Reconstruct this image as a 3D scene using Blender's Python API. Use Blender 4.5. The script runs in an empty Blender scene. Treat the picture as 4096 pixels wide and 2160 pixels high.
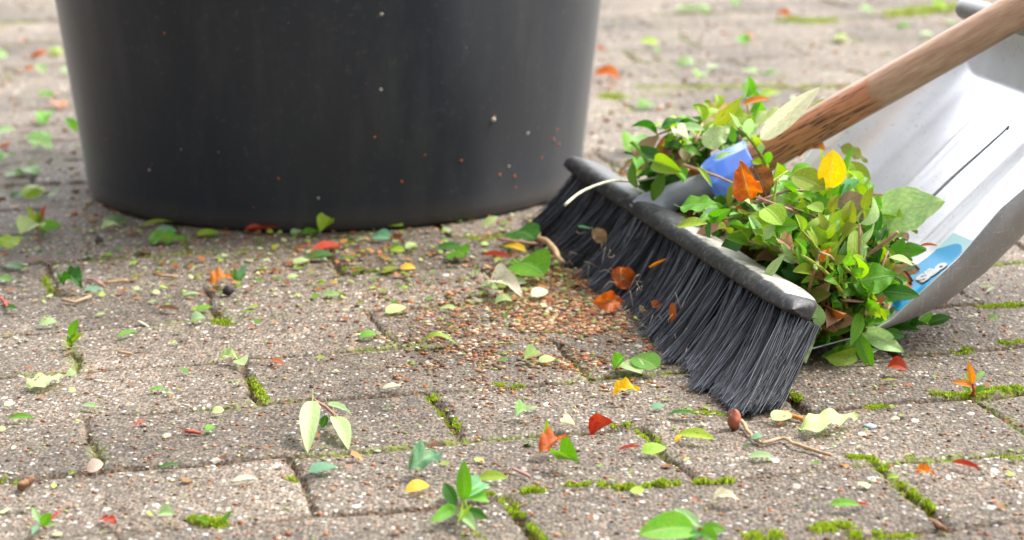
import bpy, math, random
import numpy as np
from mathutils import Vector, Matrix, noise as mnoise
random.seed(7); np.random.seed(7)
S = bpy.context.scene; COL = S.collection
# ------------------------------------------------------------------ camera
FPX, PITCH, ROLL, CH = 2330.97, 0.237707, -0.010633, 0.39454
_cp, _sp = math.cos(PITCH), math.sin(PITCH)
FW = Vector((0, _cp, -_sp)); _rt = Vector((1, 0, 0)); _up = Vector((0, _sp, _cp))
_cr, _sr = math.cos(ROLL), math.sin(ROLL)
RT = _cr * _rt + _sr * _up; UP = -_sr * _rt + _cr * _up
cam = bpy.data.cameras.new('camera'); co = bpy.data.objects.new('camera', cam); COL.objects.link(co)
M = Matrix((RT, UP, -FW)).transposed().to_4x4(); M.translation = (0, 0, CH); co.matrix_world = M
cam.sensor_width = 36; cam.lens = FPX / 1024 * 36; cam.clip_start = .02; cam.clip_end = 500
cam.dof.use_dof = True; cam.dof.focus_distance = 1.37; cam.dof.aperture_fstop = 10
S.camera = co
# ------------------------------------------------------------------ world, sun, exposure
SUN_EL, SUN_AZ = math.radians(52), math.radians(112)      # azimuth measured from -Y towards +X
GLOW = 2.8  # strength of the glow added to the far sky
W = bpy.data.worlds.new("World"); S.world = W; W.use_nodes = True
nt = W.node_tree; bg = nt.nodes['Background']
sky = nt.nodes.new('ShaderNodeTexSky'); sky.sky_type = 'NISHITA'; sky.sun_disc = False
sky.sun_elevation = SUN_EL; sky.air_density = 1.0; sky.dust_density = 3.0; sky.ozone_density = 1.0
sdir = Vector((math.sin(SUN_AZ) * math.cos(SUN_EL), -math.cos(SUN_AZ) * math.cos(SUN_EL), math.sin(SUN_EL)))
sky.sun_rotation = math.atan2(sdir.x, sdir.y)
hs = nt.nodes.new('ShaderNodeHueSaturation'); hs.inputs['Saturation'].default_value = .18
nt.links.new(sky.outputs[0], hs.inputs['Color'])
# invented sky-dome tones to shape reflections: far glow, low dark bands, side glow
def wm(op, a, b_=0.0, clamp=False):
    x = nt.nodes.new('ShaderNodeMath'); x.operation = op; x.use_clamp = clamp
    for k, q in ((0, a), (1, b_)):
        if hasattr(q, 'links'): nt.links.new(q, x.inputs[k])
        else: x.inputs[k].default_value = q
    return x.outputs[0]
tcw = nt.nodes.new('ShaderNodeTexCoord').outputs['Generated']
def lobe(d, lo, hi):                               # 0..1 as the view nears direction d
    dt = nt.nodes.new('ShaderNodeVectorMath'); dt.operation = 'DOT_PRODUCT'; nt.links.new(tcw, dt.inputs[0]); dt.inputs[1].default_value = Vector(d).normalized()
    mr = nt.nodes.new('ShaderNodeMapRange'); mr.interpolation_type = 'SMOOTHSTEP'; nt.links.new(dt.outputs['Value'], mr.inputs[0]); mr.inputs[1].default_value = lo; mr.inputs[2].default_value = hi; return mr.outputs[0]
def rng(v, lo, hi):
    mr = nt.nodes.new('ShaderNodeMapRange'); mr.interpolation_type = 'SMOOTHSTEP'; nt.links.new(v, mr.inputs[0]); mr.inputs[1].default_value = lo; mr.inputs[2].default_value = hi; return mr.outputs[0]
sw = nt.nodes.new('ShaderNodeSeparateXYZ'); nt.links.new(tcw, sw.inputs[0])
sky_glow = wm('MULTIPLY', lobe((-.25, .95, .42), .55, 1.0), GLOW)  # added glow beyond the scene, whitens the pan's reflection
low_dark = wm('MULTIPLY', wm('SUBTRACT', 1.0, rng(sw.outputs[2], .30, .55)), wm('SUBTRACT', 1.0, rng(wm('ADD', sw.outputs[1], wm('MULTIPLY', sw.outputs[0], -.35)), -.35, .35)))  # added dark band behind the viewer, darkens what pan and bucket reflect
left_dark = wm('MULTIPLY', wm('SUBTRACT', 1.0, rng(sw.outputs[2], .30, .55)), wm('SUBTRACT', 1.0, rng(sw.outputs[0], -.75, -.3)))  # added dark band at the left, darkens the bucket's left side
streak_glow = wm('MULTIPLY', wm('MULTIPLY', lobe((.90, -.44, .0), .955, .995), rng(sw.outputs[2], .05, .22)), wm('SUBTRACT', 1.0, rng(sw.outputs[2], .6, .8)))  # added bright patch at right, meant for the bucket's vertical sheen
dark = wm('SUBTRACT', 1.0, wm('MULTIPLY', wm('MAXIMUM', wm('MULTIPLY', low_dark, .72), left_dark), .85))
tot = wm('ADD', wm('MULTIPLY', wm('ADD', 1.0, sky_glow), dark), wm('MULTIPLY', streak_glow, 12.0))
vs = nt.nodes.new('ShaderNodeVectorMath'); vs.operation = 'SCALE'; nt.links.new(hs.outputs[0], vs.inputs[0]); nt.links.new(tot, vs.inputs['Scale'])
nt.links.new(vs.outputs[0], bg.inputs[0])
bg.inputs[1].default_value = .15
sl = bpy.data.lights.new('sun', 'SUN'); sl.energy = 2.0; sl.angle = math.radians(18); sl.color = (1, .97, .92)
so = bpy.data.objects.new('sun', sl); COL.objects.link(so)
so.rotation_euler = (-sdir).to_track_quat('-Z', 'Y').to_euler()
S.view_settings.view_transform = 'Standard'; S.view_settings.look = 'None'
S.view_settings.exposure = 1.12; S.view_settings.gamma = 1
# ------------------------------------------------------------------ helpers
def ray(x, y):                                     # photo pixel (4096 wide) -> ray
    return FW + RT * ((x / 4 - 512) / FPX) - UP * ((y / 4 - 270) / FPX)
def at(x, y, z=0.0):
    d = ray(x, y); return Vector((0, 0, CH)) + d * ((z - CH) / d.z)
def atY(x, y, Y):
    d = ray(x, y); return Vector((0, 0, CH)) + d * (Y / d.y)
def tag(o, label=None, cat=None, group=None, kind=None):
    if label: o['label'] = label
    if cat: o['category'] = cat
    if group: o['group'] = group
    if kind: o['kind'] = kind
    return o
def link(name, me, parent=None, mats=()):
    o = bpy.data.objects.new(name, me); COL.objects.link(o)
    for m in mats:
        if me is not None: me.materials.append(m)
    if parent: o.parent = parent
    return o
def mesh(name, v, f, smooth=True):
    me = bpy.data.meshes.new(name)
    v = np.asarray(v, np.float32); f = np.asarray(f, np.int32)
    me.vertices.add(len(v)); me.vertices.foreach_set('co', v.ravel())
    n = f.shape[1]; me.loops.add(f.size); me.loops.foreach_set('vertex_index', f.ravel())
    me.polygons.add(len(f)); me.polygons.foreach_set('loop_start', np.arange(0, f.size, n, dtype=np.int32))
    me.polygons.foreach_set('loop_total', np.full(len(f), n, np.int32))
    me.update(calc_edges=True)
    if smooth: me.polygons.foreach_set('use_smooth', np.ones(len(f), bool))
    me.validate(); return me
def attr(me, name, vals):
    a = me.attributes.new(name, 'FLOAT', 'POINT'); a.data.foreach_set('value', np.asarray(vals, np.float32).ravel())
def colattr(me, name, cols):
    a = me.attributes.new(name, 'FLOAT_COLOR', 'POINT'); c = np.ones((len(cols), 4), np.float32); c[:, :3] = cols
    a.data.foreach_set('color', c.ravel())
def gridfaces(nu, nv, off=0, wrap=False):
    i = np.arange(nu if wrap else nu - 1)[:, None]; j = np.arange(nv - 1)[None, :]
    i2 = (i + 1) % nu
    return (np.stack([i * nv + j, i2 * nv + j, i2 * nv + j + 1, i * nv + j + 1], -1) + off).reshape(-1, 4)
def tube_arrays(pts, rad, n=8):
    pts = [Vector(p) for p in pts]; V = []; prev = None
    for i, p in enumerate(pts):
        t = (pts[min(i + 1, len(pts) - 1)] - pts[max(i - 1, 0)]).normalized()
        if prev is None:
            prev = t.orthogonal().normalized()
        prev = (prev - t * prev.dot(t)).normalized(); b = t.cross(prev)
        r = rad[i] if hasattr(rad, '__len__') else rad
        for k in range(n):
            a = 2 * math.pi * k / n; V.append(p + (prev * math.cos(a) + b * math.sin(a)) * r)
    m = len(pts); F = []
    for i in range(m - 1):
        for k in range(n):
            F.append((i * n + k, i * n + (k + 1) % n, (i + 1) * n + (k + 1) % n, (i + 1) * n + k))
    # caps as fans of quads to a centre point
    for base, ring in ((0, 0), ((m - 1) * n, m - 1)):
        c = len(V); V.append(pts[ring])
        for k in range(0, n, 2):
            q = (base + k, base + (k + 1) % n, base + (k + 2) % n, c)
            F.append(q if ring else q[::-1])
    return np.array([tuple(v) for v in V]), np.array(F)
def tube(name, pts, rad, mat, parent=None, n=8):
    v, f = tube_arrays(pts, rad, n); return link(name, mesh(name, v, f), parent, [mat])
def nmat(name):
    m = bpy.data.materials.new(name); m.use_nodes = True; return m, m.node_tree, m.node_tree.nodes['Principled BSDF']
class NB:                                          # small node builder
    def __init__(s, t): s.t = t
    def n(s, typ, **k):
        x = s.t.nodes.new(typ)
        for a, b in k.items(): setattr(x, a, b)
        return x
    def l(s, a, b): s.t.links.new(a, b)
    def val(s, sock, v):
        if hasattr(v, 'is_linked') or hasattr(v, 'links'): s.l(v, sock)
        else: sock.default_value = v
    def math(s, op, a, b=0, clamp=False):
        x = s.n('ShaderNodeMath', operation=op); x.use_clamp = clamp; s.val(x.inputs[0], a); s.val(x.inputs[1], b); return x.outputs[0]
    def mix(s, f, a, b, mode='MIX'):
        x = s.n('ShaderNodeMix', data_type='RGBA', blend_type=mode)
        s.val(x.inputs[0], f)
        for k, c in ((6, a), (7, b)):
            if isinstance(c, tuple): x.inputs[k].default_value = (*c, 1)
            else: s.l(c, x.inputs[k])
        return x.outputs[2]
    def ramp(s, f, stops, interp='LINEAR'):
        x = s.n('ShaderNodeValToRGB'); x.color_ramp.interpolation = interp
        e = x.color_ramp.elements
        while len(e) < len(stops): e.new(.5)
        for k, (p, c) in enumerate(stops):
            e[k].position = p; e[k].color = (*c, 1) if isinstance(c, tuple) else (c, c, c, 1)
        s.l(f, x.inputs[0]); return x.outputs[0]
    def noise(s, vec, scale, det=3, rough=.5):
        x = s.n('ShaderNodeTexNoise'); x.inputs['Scale'].default_value = scale; x.inputs['Detail'].default_value = det
        x.inputs['Roughness'].default_value = rough
        if vec is not None: s.l(vec, x.inputs['Vector'])
        return x.outputs['Fac']
    def mapr(s, v, a, b, c=0, d=1):
        x = s.n('ShaderNodeMapRange'); s.val(x.inputs[0], v)
        for k, q in enumerate((a, b, c, d)): x.inputs[k + 1].default_value = q
        return x.outputs[0]
    def bump(s, h, strength, dist, normal=None):
        x = s.n('ShaderNodeBump'); x.inputs['Strength'].default_value = strength; x.inputs['Distance'].default_value = dist
        s.l(h, x.inputs['Height'])
        if normal is not None: s.l(normal, x.inputs['Normal'])
        return x.outputs[0]
    def vec(s, sock='Object', scale=None):
        t = s.n('ShaderNodeTexCoord').outputs[sock]
        if scale:
            m = s.n('ShaderNodeMapping'); m.inputs['Scale'].default_value = scale; s.l(t, m.inputs['Vector']); return m.outputs[0]
        return t
# ------------------------------------------------------------------ materials
def mat_paving():
    m, t, p = nmat('concrete_paver'); b = NB(t)
    v = b.vec('Object', (1, .6, 1))
    def vor(scale, vv=v):
        x = b.n('ShaderNodeTexVoronoi'); x.inputs['Scale'].default_value = scale; b.l(vv, x.inputs['Vector'])
        sp = b.n('ShaderNodeSeparateColor'); b.l(x.outputs['Color'], sp.inputs[0]); return x.outputs['Distance'], sp.outputs
    d1, c1 = vor(400); d2, c2 = vor(150); d3, c3 = vor(900)
    pal = [(0, (.07, .058, .052)), (.22, (.15, .122, .105)), (.45, (.24, .195, .165)), (.66, (.34, .28, .235)),
           (.8, (.45, .375, .32)), (.87, (.44, .21, .12)), (.90, (.62, .56, .51)), (1, (.92, .89, .86))]
    col = b.ramp(c1[0], pal)
    sand = b.ramp(c3[0], [(0, (.10, .085, .07)), (.6, (.24, .20, .165)), (1, (.46, .40, .34))])
    col = b.mix(b.mapr(d1, .30, .5), col, sand)
    big = b.math('MULTIPLY', b.math('GREATER_THAN', c2[1], .89), b.mapr(d2, .42, .34))
    colb = b.ramp(c2[0], [(0, (.16, .15, .145)), (.35, (.30, .26, .22)), (.6, (.43, .35, .28)), (.72, (.38, .21, .12)), (.85, (.66, .62, .57)), (1, (.85, .83, .8))])
    col = b.mix(big, col, colb)
    # wear: broad tone drift and per-paver tone
    tone = b.n('ShaderNodeAttribute', attribute_name='tone').outputs['Fac']
    lf = b.noise(b.vec('Object'), 6, 4, .6)
    k = b.math('MULTIPLY', tone, b.mapr(lf, .3, .7, .68, 1.28))
    cmb = b.n('ShaderNodeCombineColor')
    for i, tk in enumerate((.67, .638, .578)): b.l(b.math('MULTIPLY', k, tk), cmb.inputs[i])
    col = b.mix(1.0, col, cmb.outputs[0], 'MULTIPLY')
    jt = b.n('ShaderNodeAttribute', attribute_name='joint').outputs['Fac']
    soil = b.ramp(b.noise(b.vec('Object'), 420, 3), [(.3, (.04, .028, .02)), (.52, (.11, .075, .05)), (.68, (.30, .18, .10))])
    jn = b.math('ADD', jt, b.math('MULTIPLY', b.math('SUBTRACT', b.noise(b.vec('Object'), 300, 2), .5), .5))
    col = b.mix(b.mapr(jn, .40, .75), col, soil)
    ms = b.n('ShaderNodeAttribute', attribute_name='moss').outputs['Fac']
    mn = b.math('MULTIPLY', ms, b.mapr(b.noise(b.vec('Object'), 260, 2), .42, .62))
    col = b.mix(mn, col, (.20, .26, .03))
    b.l(col, p.inputs['Base Color']); p.inputs['Roughness'].default_value = .8
    p.inputs['Specular IOR Level'].default_value = .35
    h = b.math('SUBTRACT', 1, d1); h = b.math('ADD', h, b.math('MULTIPLY', big, b.math('SUBTRACT', 1.1, d2)))
    h = b.math('ADD', h, b.math('MULTIPLY', b.noise(b.vec('Object'), 900, 2), .5))
    b.l(b.bump(h, .55, .0014), p.inputs['Normal'])
    return m
def mat_leaf():
    m, t, p = nmat('leaf_blade'); b = NB(t)
    oi = b.n('ShaderNodeObjectInfo'); col = oi.outputs['Color']; al = oi.outputs['Alpha']; rnd = oi.outputs['Random']
    uv = b.n('ShaderNodeTexCoord').outputs['UV']; sx = b.n('ShaderNodeSeparateXYZ'); b.l(uv, sx.inputs[0])
    u = b.math('ABSOLUTE', b.math('SUBTRACT', sx.outputs[0], .5))
    mid = b.mapr(u, .018, .05, 1, 0)
    ph = b.math('MULTIPLY', b.math('SUBTRACT', sx.outputs[1], b.math('MULTIPLY', u, .55)), 7.5)
    fr = b.math('ABSOLUTE', b.math('SUBTRACT', b.math('FRACT', ph), .5))
    side = b.math('MULTIPLY', b.mapr(fr, .03, .10, 1, 0), b.mapr(u, .0, .48, .8, .1))
    vein = b.math('MAXIMUM', mid, b.math('MULTIPLY', side, .6))
    ofs = b.n('ShaderNodeVectorMath', operation='ADD'); b.l(uv, ofs.inputs[0])
    cx = b.n('ShaderNodeCombineXYZ'); b.l(b.math('MULTIPLY', rnd, 31), cx.inputs[0]); b.l(b.math('MULTIPLY', rnd, 17), cx.inputs[1]); b.l(cx.outputs[0], ofs.inputs[1])
    n1 = b.noise(ofs.outputs[0], 3.0, 4, .6); n2 = b.noise(ofs.outputs[0], 14, 3, .6)
    hsv = b.n('ShaderNodeHueSaturation'); b.l(col, hsv.inputs['Color'])
    b.l(b.mapr(n1, .3, .7, .485, .515), hsv.inputs['Hue']); b.l(b.mapr(n2, .3, .7, .8, 1.2), hsv.inputs['Value'])
    c = hsv.outputs[0]
    light = b.mix(.45, c, (.42, .48, .22))
    c = b.mix(b.math('MULTIPLY', vein, .7), c, light)
    sp = b.math('LESS_THAN', b.math('ADD', b.math('MULTIPLY', n1, .7), b.math('MULTIPLY', n2, .3)), b.mapr(al, 0, 1, .22, .62))
    spot = b.ramp(rnd, [(0, (.30, .10, .02)), (.5, (.22, .13, .03)), (1, (.42, .20, .02))])
    c = b.mix(b.math('MULTIPLY', sp, .85), c, spot)
    b.l(c, p.inputs['Base Color']); b.l(b.mapr(n2, .3, .7, .36, .56), p.inputs['Roughness'])
    p.inputs['Specular IOR Level'].default_value = .36
    h = b.math('ADD', b.math('MULTIPLY', vein, -.6), n2)
    nb = b.bump(h, .5, .0006); b.l(nb, p.inputs['Normal'])
    tr = b.n('ShaderNodeBsdfTranslucent'); tc = b.n('ShaderNodeHueSaturation'); b.l(c, tc.inputs['Color'])
    tc.inputs['Saturation'].default_value = 1.1; tc.inputs['Value'].default_value = 1.5; b.l(tc.outputs[0], tr.inputs[0])
    mx = b.n('ShaderNodeMixShader'); mx.inputs[0].default_value = .34
    b.l(p.outputs[0], mx.inputs[1]); b.l(tr.outputs[0], mx.inputs[2])
    b.l(mx.outputs[0], t.nodes['Material Output'].inputs[0]); return m
def mat_objcol(name, rough=.7, amp=.4, scale=120):
    m, t, p = nmat(name); b = NB(t)
    col = b.n('ShaderNodeObjectInfo').outputs['Color']; n = b.noise(b.vec('Object'), scale, 4, .6)
    hsv = b.n('ShaderNodeHueSaturation'); b.l(col, hsv.inputs['Color']); b.l(b.mapr(n, .3, .7, 1 - amp, 1 + amp), hsv.inputs['Value'])
    b.l(hsv.outputs[0], p.inputs['Base Color']); p.inputs['Roughness'].default_value = rough
    b.l(b.bump(n, .4, .001), p.inputs['Normal']); return m
def mat_vcol(name, rough=.8, trans=0):
    m, t, p = nmat(name); b = NB(t)
    c = b.n('ShaderNodeAttribute', attribute_name='tint').outputs['Color']
    b.l(c, p.inputs['Base Color']); p.inputs['Roughness'].default_value = rough
    if trans:
        tr = b.n('ShaderNodeBsdfTranslucent'); b.l(c, tr.inputs[0]); mx = b.n('ShaderNodeMixShader'); mx.inputs[0].default_value = trans
        b.l(p.outputs[0], mx.inputs[1]); b.l(tr.outputs[0], mx.inputs[2]); b.l(mx.outputs[0], t.nodes['Material Output'].inputs[0])
    return m
def mat_bucket():
    m, t, p = nmat('black_plastic'); b = NB(t); v = b.vec('Object')
    n = b.noise(v, 5, 4, .6); st = b.noise(b.vec('Object', (60, 60, 3)), 1, 3, .6); dust = b.noise(v, 160, 3, .7)
    c = b.ramp(n, [(.3, (.013, .018, .026)), (.7, (.020, .026, .036))])
    sc = b.noise(b.vec('Object', (9, 9, 2)), 3, 5, .7)
    c = b.mix(b.math('MULTIPLY', b.mapr(sc, .5, .75), .35), c, (.075, .075, .078))
    scr = b.noise(b.vec('Object', (90, 90, 9)), 1, 5, .8); scr2 = b.noise(b.vec('Object', (14, 14, 120)), 1, 4, .75)
    c = b.mix(b.math('MULTIPLY', b.math('MAXIMUM', b.mapr(scr, .66, .72), b.mapr(scr2, .67, .72)), .22), c, (.14, .14, .14))
    c = b.mix(b.math('MULTIPLY', b.mapr(dust, .60, .75), .28), c, (.16, .14, .12))
    zz = b.n('ShaderNodeSeparateXYZ'); b.l(v, zz.inputs[0])
    c = b.mix(b.math('MULTIPLY', b.mapr(b.math('ADD', zz.outputs[2], b.math('MULTIPLY', n, -.02)), .012, -.004), .5), c, (.10, .085, .07))
    b.l(c, p.inputs['Base Color']); b.l(b.mapr(st, .3, .7, .40, .44), p.inputs['Roughness'])
    p.inputs['Specular IOR Level'].default_value = .5
    p.inputs['Anisotropic'].default_value = .85; p.inputs['Anisotropic Rotation'].default_value = .25
    tg = b.n('ShaderNodeTangent', direction_type='RADIAL', axis='Z'); b.l(tg.outputs[0], p.inputs['Tangent'])
    b.l(b.bump(b.math('ADD', n, b.math('MULTIPLY', st, .1)), .08, .004), p.inputs['Normal']); return m
def mat_metal():
    m, t, p = nmat('galvanised_sheet'); b = NB(t); v = b.vec('Object')
    n = b.noise(v, 18, 5, .65); sc = b.noise(b.vec('Object', (40, 400, 40)), 1, 3, .7); sp = b.noise(v, 420, 2, .6)
    c = b.ramp(n, [(.25, (.78, .78, .79)), (.7, (.95, .95, .96))])
    c = b.mix(b.math('MULTIPLY', b.mapr(sp, .64, .72), .5), c, (.30, .26, .22))
    b.l(c, p.inputs['Base Color']); p.inputs['Metallic'].default_value = .9
    b.l(b.math('ADD', b.mapr(n, .2, .8, .30, .46), b.math('MULTIPLY', sc, .08)), p.inputs['Roughness'])
    b.l(b.bump(b.math('ADD', b.math('MULTIPLY', sc, .5), n), .12, .0015), p.inputs['Normal']); return m
def mat_wood():
    m, t, p = nmat('handle_wood'); b = NB(t)
    uv = b.vec('UV'); sx = b.n('ShaderNodeSeparateXYZ'); b.l(uv, sx.inputs[0])
    def st(a, s, det=4):
        mp = b.n('ShaderNodeMapping'); mp.inputs['Scale'].default_value = a; b.l(uv, mp.inputs['Vector']); return b.noise(mp.outputs[0], s, det, .65)
    g = st((14, 3, 1), 1.6); g2 = st((60, 6, 1), 1.5); gk = st((26, 1.6, 1), 1.3, 2)
    c = b.ramp(g, [(.25, (.36, .19, .11)), (.5, (.54, .32, .20)), (.75, (.68, .46, .32))])
    c = b.mix(b.math('MULTIPLY', b.mapr(g2, .4, .7), .35), c, (.26, .14, .08))
    # split, raw reddish wood near the socket
    inner = b.math('MULTIPLY', b.mapr(sx.outputs[1], .6, .95, 1, 0), b.math('MULTIPLY', b.mapr(sx.outputs[0], .03, .07), b.mapr(sx.outputs[0], .43, .38)))
    inner = b.math('GREATER_THAN', b.math('ADD', inner, b.math('MULTIPLY', b.math('SUBTRACT', g, .5), .9)), .42)
    c = b.mix(b.math('MULTIPLY', inner, .8), c, (.60, .21, .085))
    crack = b.math('MULTIPLY', inner, b.mapr(b.math('ABSOLUTE', b.math('SUBTRACT', gk, .5)), .008, .035, 1, 0))
    c = b.mix(b.math('MULTIPLY', crack, .9), c, (.035, .015, .008))
    b.l(c, p.inputs['Base Color']); p.inputs['Roughness'].default_value = .5
    h = b.math('SUBTRACT', b.math('ADD', g2, b.math('MULTIPLY', inner, -.6)), b.math('MULTIPLY', crack, 3))
    b.l(b.bump(h, .6, .0009), p.inputs['Normal']); return m
def mat_plain(name, c1, c2, rough, scale=60, bump=.2, dist=.001):
    m, t, p = nmat(name); b = NB(t); n = b.noise(b.vec('Object'), scale, 5, .65)
    b.l(b.ramp(n, [(.3, c1), (.7, c2)]), p.inputs['Base Color']); p.inputs['Roughness'].default_value = rough
    b.l(b.bump(n, bump, dist), p.inputs['Normal']); return m
def mat_block():
    m, t, p = nmat('broom_block_plastic'); b = NB(t); v = b.vec('Object')
    n = b.noise(v, 40, 6, .7); n2 = b.noise(v, 220, 4, .7)
    c = b.ramp(n2, [(.3, (.022, .022, .024)), (.55, (.055, .055, .058)), (.72, (.19, .18, .165))])
    w = b.n('ShaderNodeAttribute', attribute_name='worn').outputs['Fac']
    ww = b.math('ADD', w, b.math('MULTIPLY', b.math('SUBTRACT', n, .5), .9))
    c = b.mix(b.mapr(ww, .45, .62), c, b.ramp(n2, [(.3, (.32, .29, .25)), (.7, (.62, .59, .53))]))
    b.l(c, p.inputs['Base Color']); p.inputs['Roughness'].default_value = .55
    b.l(b.bump(b.math('ADD', n, n2), .4, .001), p.inputs['Normal']); return m
PAV = mat_paving(); LEAF = mat_leaf(); STEM = mat_objcol('stem_bark', .6, .35, 200)
CRUMB = mat_vcol('crumb'); MOSS = mat_vcol('moss_green', .8, .3); BRIS = mat_vcol('bristle_plastic', .42)
BUCK = mat_bucket(); METAL = mat_metal(); WOOD = mat_wood(); BLOCK = mat_block()
NECK = mat_plain('grey_plastic', (.32, .325, .41), (.45, .455, .54), .34, 30, .1)
BLUE = mat_plain('blue_plastic', (.10, .22, .80), (.18, .33, .90), .22, 20, .05)
# ------------------------------------------------------------------ paving
TH, U0, V0, GW, GL = 0.237002, 0.062514, 1.499713, 0.099859, 0.2
_rs = np.random.RandomState(3); LAT = _rs.rand(256, 256).astype(np.float32)
def vnoise(x, y, s):
    x = x * s; y = y * s; i = np.floor(x).astype(int); j = np.floor(y).astype(int); fx = x - i; fy = y - j
    fx = fx * fx * (3 - 2 * fx); fy = fy * fy * (3 - 2 * fy)
    g = lambda a, c: LAT[a % 256, c % 256]
    return (g(i, j) * (1 - fx) + g(i + 1, j) * fx) * (1 - fy) + (g(i, j + 1) * (1 - fx) + g(i + 1, j + 1) * fx) * fy
def paving(x, y):
    wx = (vnoise(x, y, 30) - .5) * .006 + (vnoise(x + 9, y, 110) - .5) * .003
    wy = (vnoise(x, y + 7, 30) - .5) * .006 + (vnoise(x + 3, y + 5, 110) - .5) * .003
    c, s = math.cos(TH), math.sin(TH)
    u = c * x + s * y + wx; v = -s * x + c * y + wy
    r = (V0 - v) / GW; row = np.floor(r).astype(int); dv = np.abs(r - np.round(r)) * GW
    uu = (u - U0) / GL + .5 * (row % 2); iu = np.floor(uu).astype(int); du = np.abs(uu - np.round(uu)) * GL
    d = np.minimum(du, dv)
    h1 = LAT[(row * 7 + 11) % 256, (iu * 13 + 5) % 256]; h2 = LAT[(row * 5 + 50) % 256, (iu * 3 + 90) % 256]; h3 = LAT[(row * 3 + 150) % 256, (iu * 11 + 9) % 256]
    fu = uu - iu - .5; fv = r - row - .5
    jw = .0004 + .0015 * vnoise(x, y, 25)
    e = d - jw; rad = .0045
    z = np.where(e < 0, -.0048 + (vnoise(x, y, 90) - .5) * .003, -.0018 * np.clip(1 - e / rad, 0, 1) ** 2)
    z = z + (h1 - .5) * .0016 + fu * (h2 - .5) * .003 + fv * (h3 - .5) * .003
    z = z + (vnoise(x, y, 420) - .5) * .0006 + (vnoise(x, y, 180) - .5) * .0003 + (vnoise(x, y, 12) - .5) * .0016
    joint = np.clip(1 - e / .0020, 0, 1)
    tone = .80 + .36 * h2
    moss = np.clip((vnoise(x + 2, y + 1, 14) - .52) * 5, 0, 1) * np.clip(1 - np.abs(e) / .006, 0, 1)
    return z, joint, tone, moss
def spaced(a):                                      # list of (start, stop, step)
    out = []
    for s0, s1, st in a: out += list(np.arange(s0, s1 - 1e-9, st))
    return np.array(out + [a[-1][1]])
gx = spaced([(-4, -1.2, .08), (-1.2, -.46, .010), (-.46, .46, .0018), (.46, 1.2, .010), (1.2, 4, .08)])
gy = spaced([(-1.5, .9, .03), (.9, 1.05, .006), (1.05, 1.8, .0018), (1.8, 3.6, .0055), (3.6, 9, .06)])
X, Y = np.meshgrid(gx, gy, indexing='ij'); Z, JT, TN, MS = paving(X, Y)
me = mesh('paving', np.stack([X, Y, Z], -1).reshape(-1, 3), gridfaces(len(gx), len(gy)))
attr(me, 'joint', JT); attr(me, 'tone', TN); attr(me, 'moss', MS)
tag(link('pavement', me, None, [PAV]), 'grey brown concrete block paving with mossy joints', kind='structure')
R0 = 150
me = mesh('ground', [(-R0, -R0, -.012), (R0, -R0, -.012), (R0, R0, -.012), (-R0, R0, -.012)], [(0, 1, 2, 3)]); attr(me, 'tone', [1] * 4)
tag(link('ground', me, None, [PAV]), kind='structure')
def gz(x, y):
    return float(paving(np.array([x]), np.array([y]))[0][0])
# ------------------------------------------------------------------ bucket
BX, BY = -.1500, 1.9630
bk = bpy.data.objects.new('bucket', None); COL.objects.link(bk); bk.location = (BX, BY, 0)
tag(bk, 'large black plastic bucket standing on the paving behind the broom', 'bucket')
H = .36
prof = [(0, .008), (.18, .008), (.188, .0015), (.200, .0005), (.2035, .004), (.2050, .011), (.2058, .020), (.2065, .03)]
prof += [(.2065 + (.121) * (z - .03), z) for z in np.linspace(.05, H, 14)]
inner = [(r - .003, z) for r, z in prof[::-1] if z > .03] + [(.195, .02), (.0, .016)]
prof = [(r + .006 if r > 0 else r, z) for r, z in prof]; inner = [(r + .006 if r > .1 else r, z) for r, z in inner]
ns = 128; pr = np.array(prof + [(.2065 + (.121) * (H - .03) - .0015 + .006, H + .001)] + inner)
an = np.arange(ns) * 2 * math.pi / ns
V = np.stack([pr[None, :, 0] * np.cos(an)[:, None], pr[None, :, 0] * np.sin(an)[:, None], np.repeat(pr[None, :, 1], ns, 0)], -1)
link('body', mesh('bucket_body', V.reshape(-1, 3), gridfaces(ns, len(pr), wrap=True)), bk, [BUCK])
Rr = .2065 + (.121) * (H - .03) + .009
rp = [(Rr * math.cos(a), Rr * math.sin(a), H) for a in np.linspace(0, 2 * math.pi, 97)]
tube('rim', rp, .006, BUCK, bk)
def blob(r, sub=(6, 5)):                           # small uneven lump
    nu, nv = sub; P = []
    for i in range(nu):
        for j in range(nv):
            a = 2 * math.pi * i / nu; b_ = -math.pi / 2 + math.pi * j / (nv - 1); k = r * random.uniform(.75, 1.15)
            P.append((k * math.cos(a) * math.cos(b_), k * math.sin(a) * math.cos(b_), k * math.sin(b_)))
    return np.array(P), gridfaces(nu, nv, wrap=True)
SV, SF, SC = [], [], []; no = 0
specks = [(960, 35, 7, 1), (1022, 105, 5, 1), (958, 225, 6, 1), (1240, 300, 9, 1), (1244, 292, 5, 0), (1327, 335, 6, 1), (943, 345, 5, 0), (1106, 350, 5, 0), (1069, 389, 5, 0), (1159, 404, 5, 0),
          (1010, 457, 5, 0), (1256, 440, 7, 0), (1279, 418, 5, 1), (1293, 443, 6, 0), (1390, 458, 6, 0), (1344, 464, 5, 0), (1296, 470, 5, 0), (701, 449, 4, 0), (678, 498, 5, 0), (639, 521, 4, 0), (1157, 499, 5, 0),
          (1195, 489, 4, 0), (801, 498, 5, 1), (414, 83, 4, 0), (268, 350, 4, 0), (384, 411, 4, 0), (376, 428, 4, 1), (457, 375, 4, 1), (1392, 350, 5, 0), (1362, 398, 5, 0), (1400, 325, 5, 0), (1405, 363, 5, 0), (1288, 474, 4, 0), (1224, 500, 4, 0)]
rsr = random.Random(5)
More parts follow.
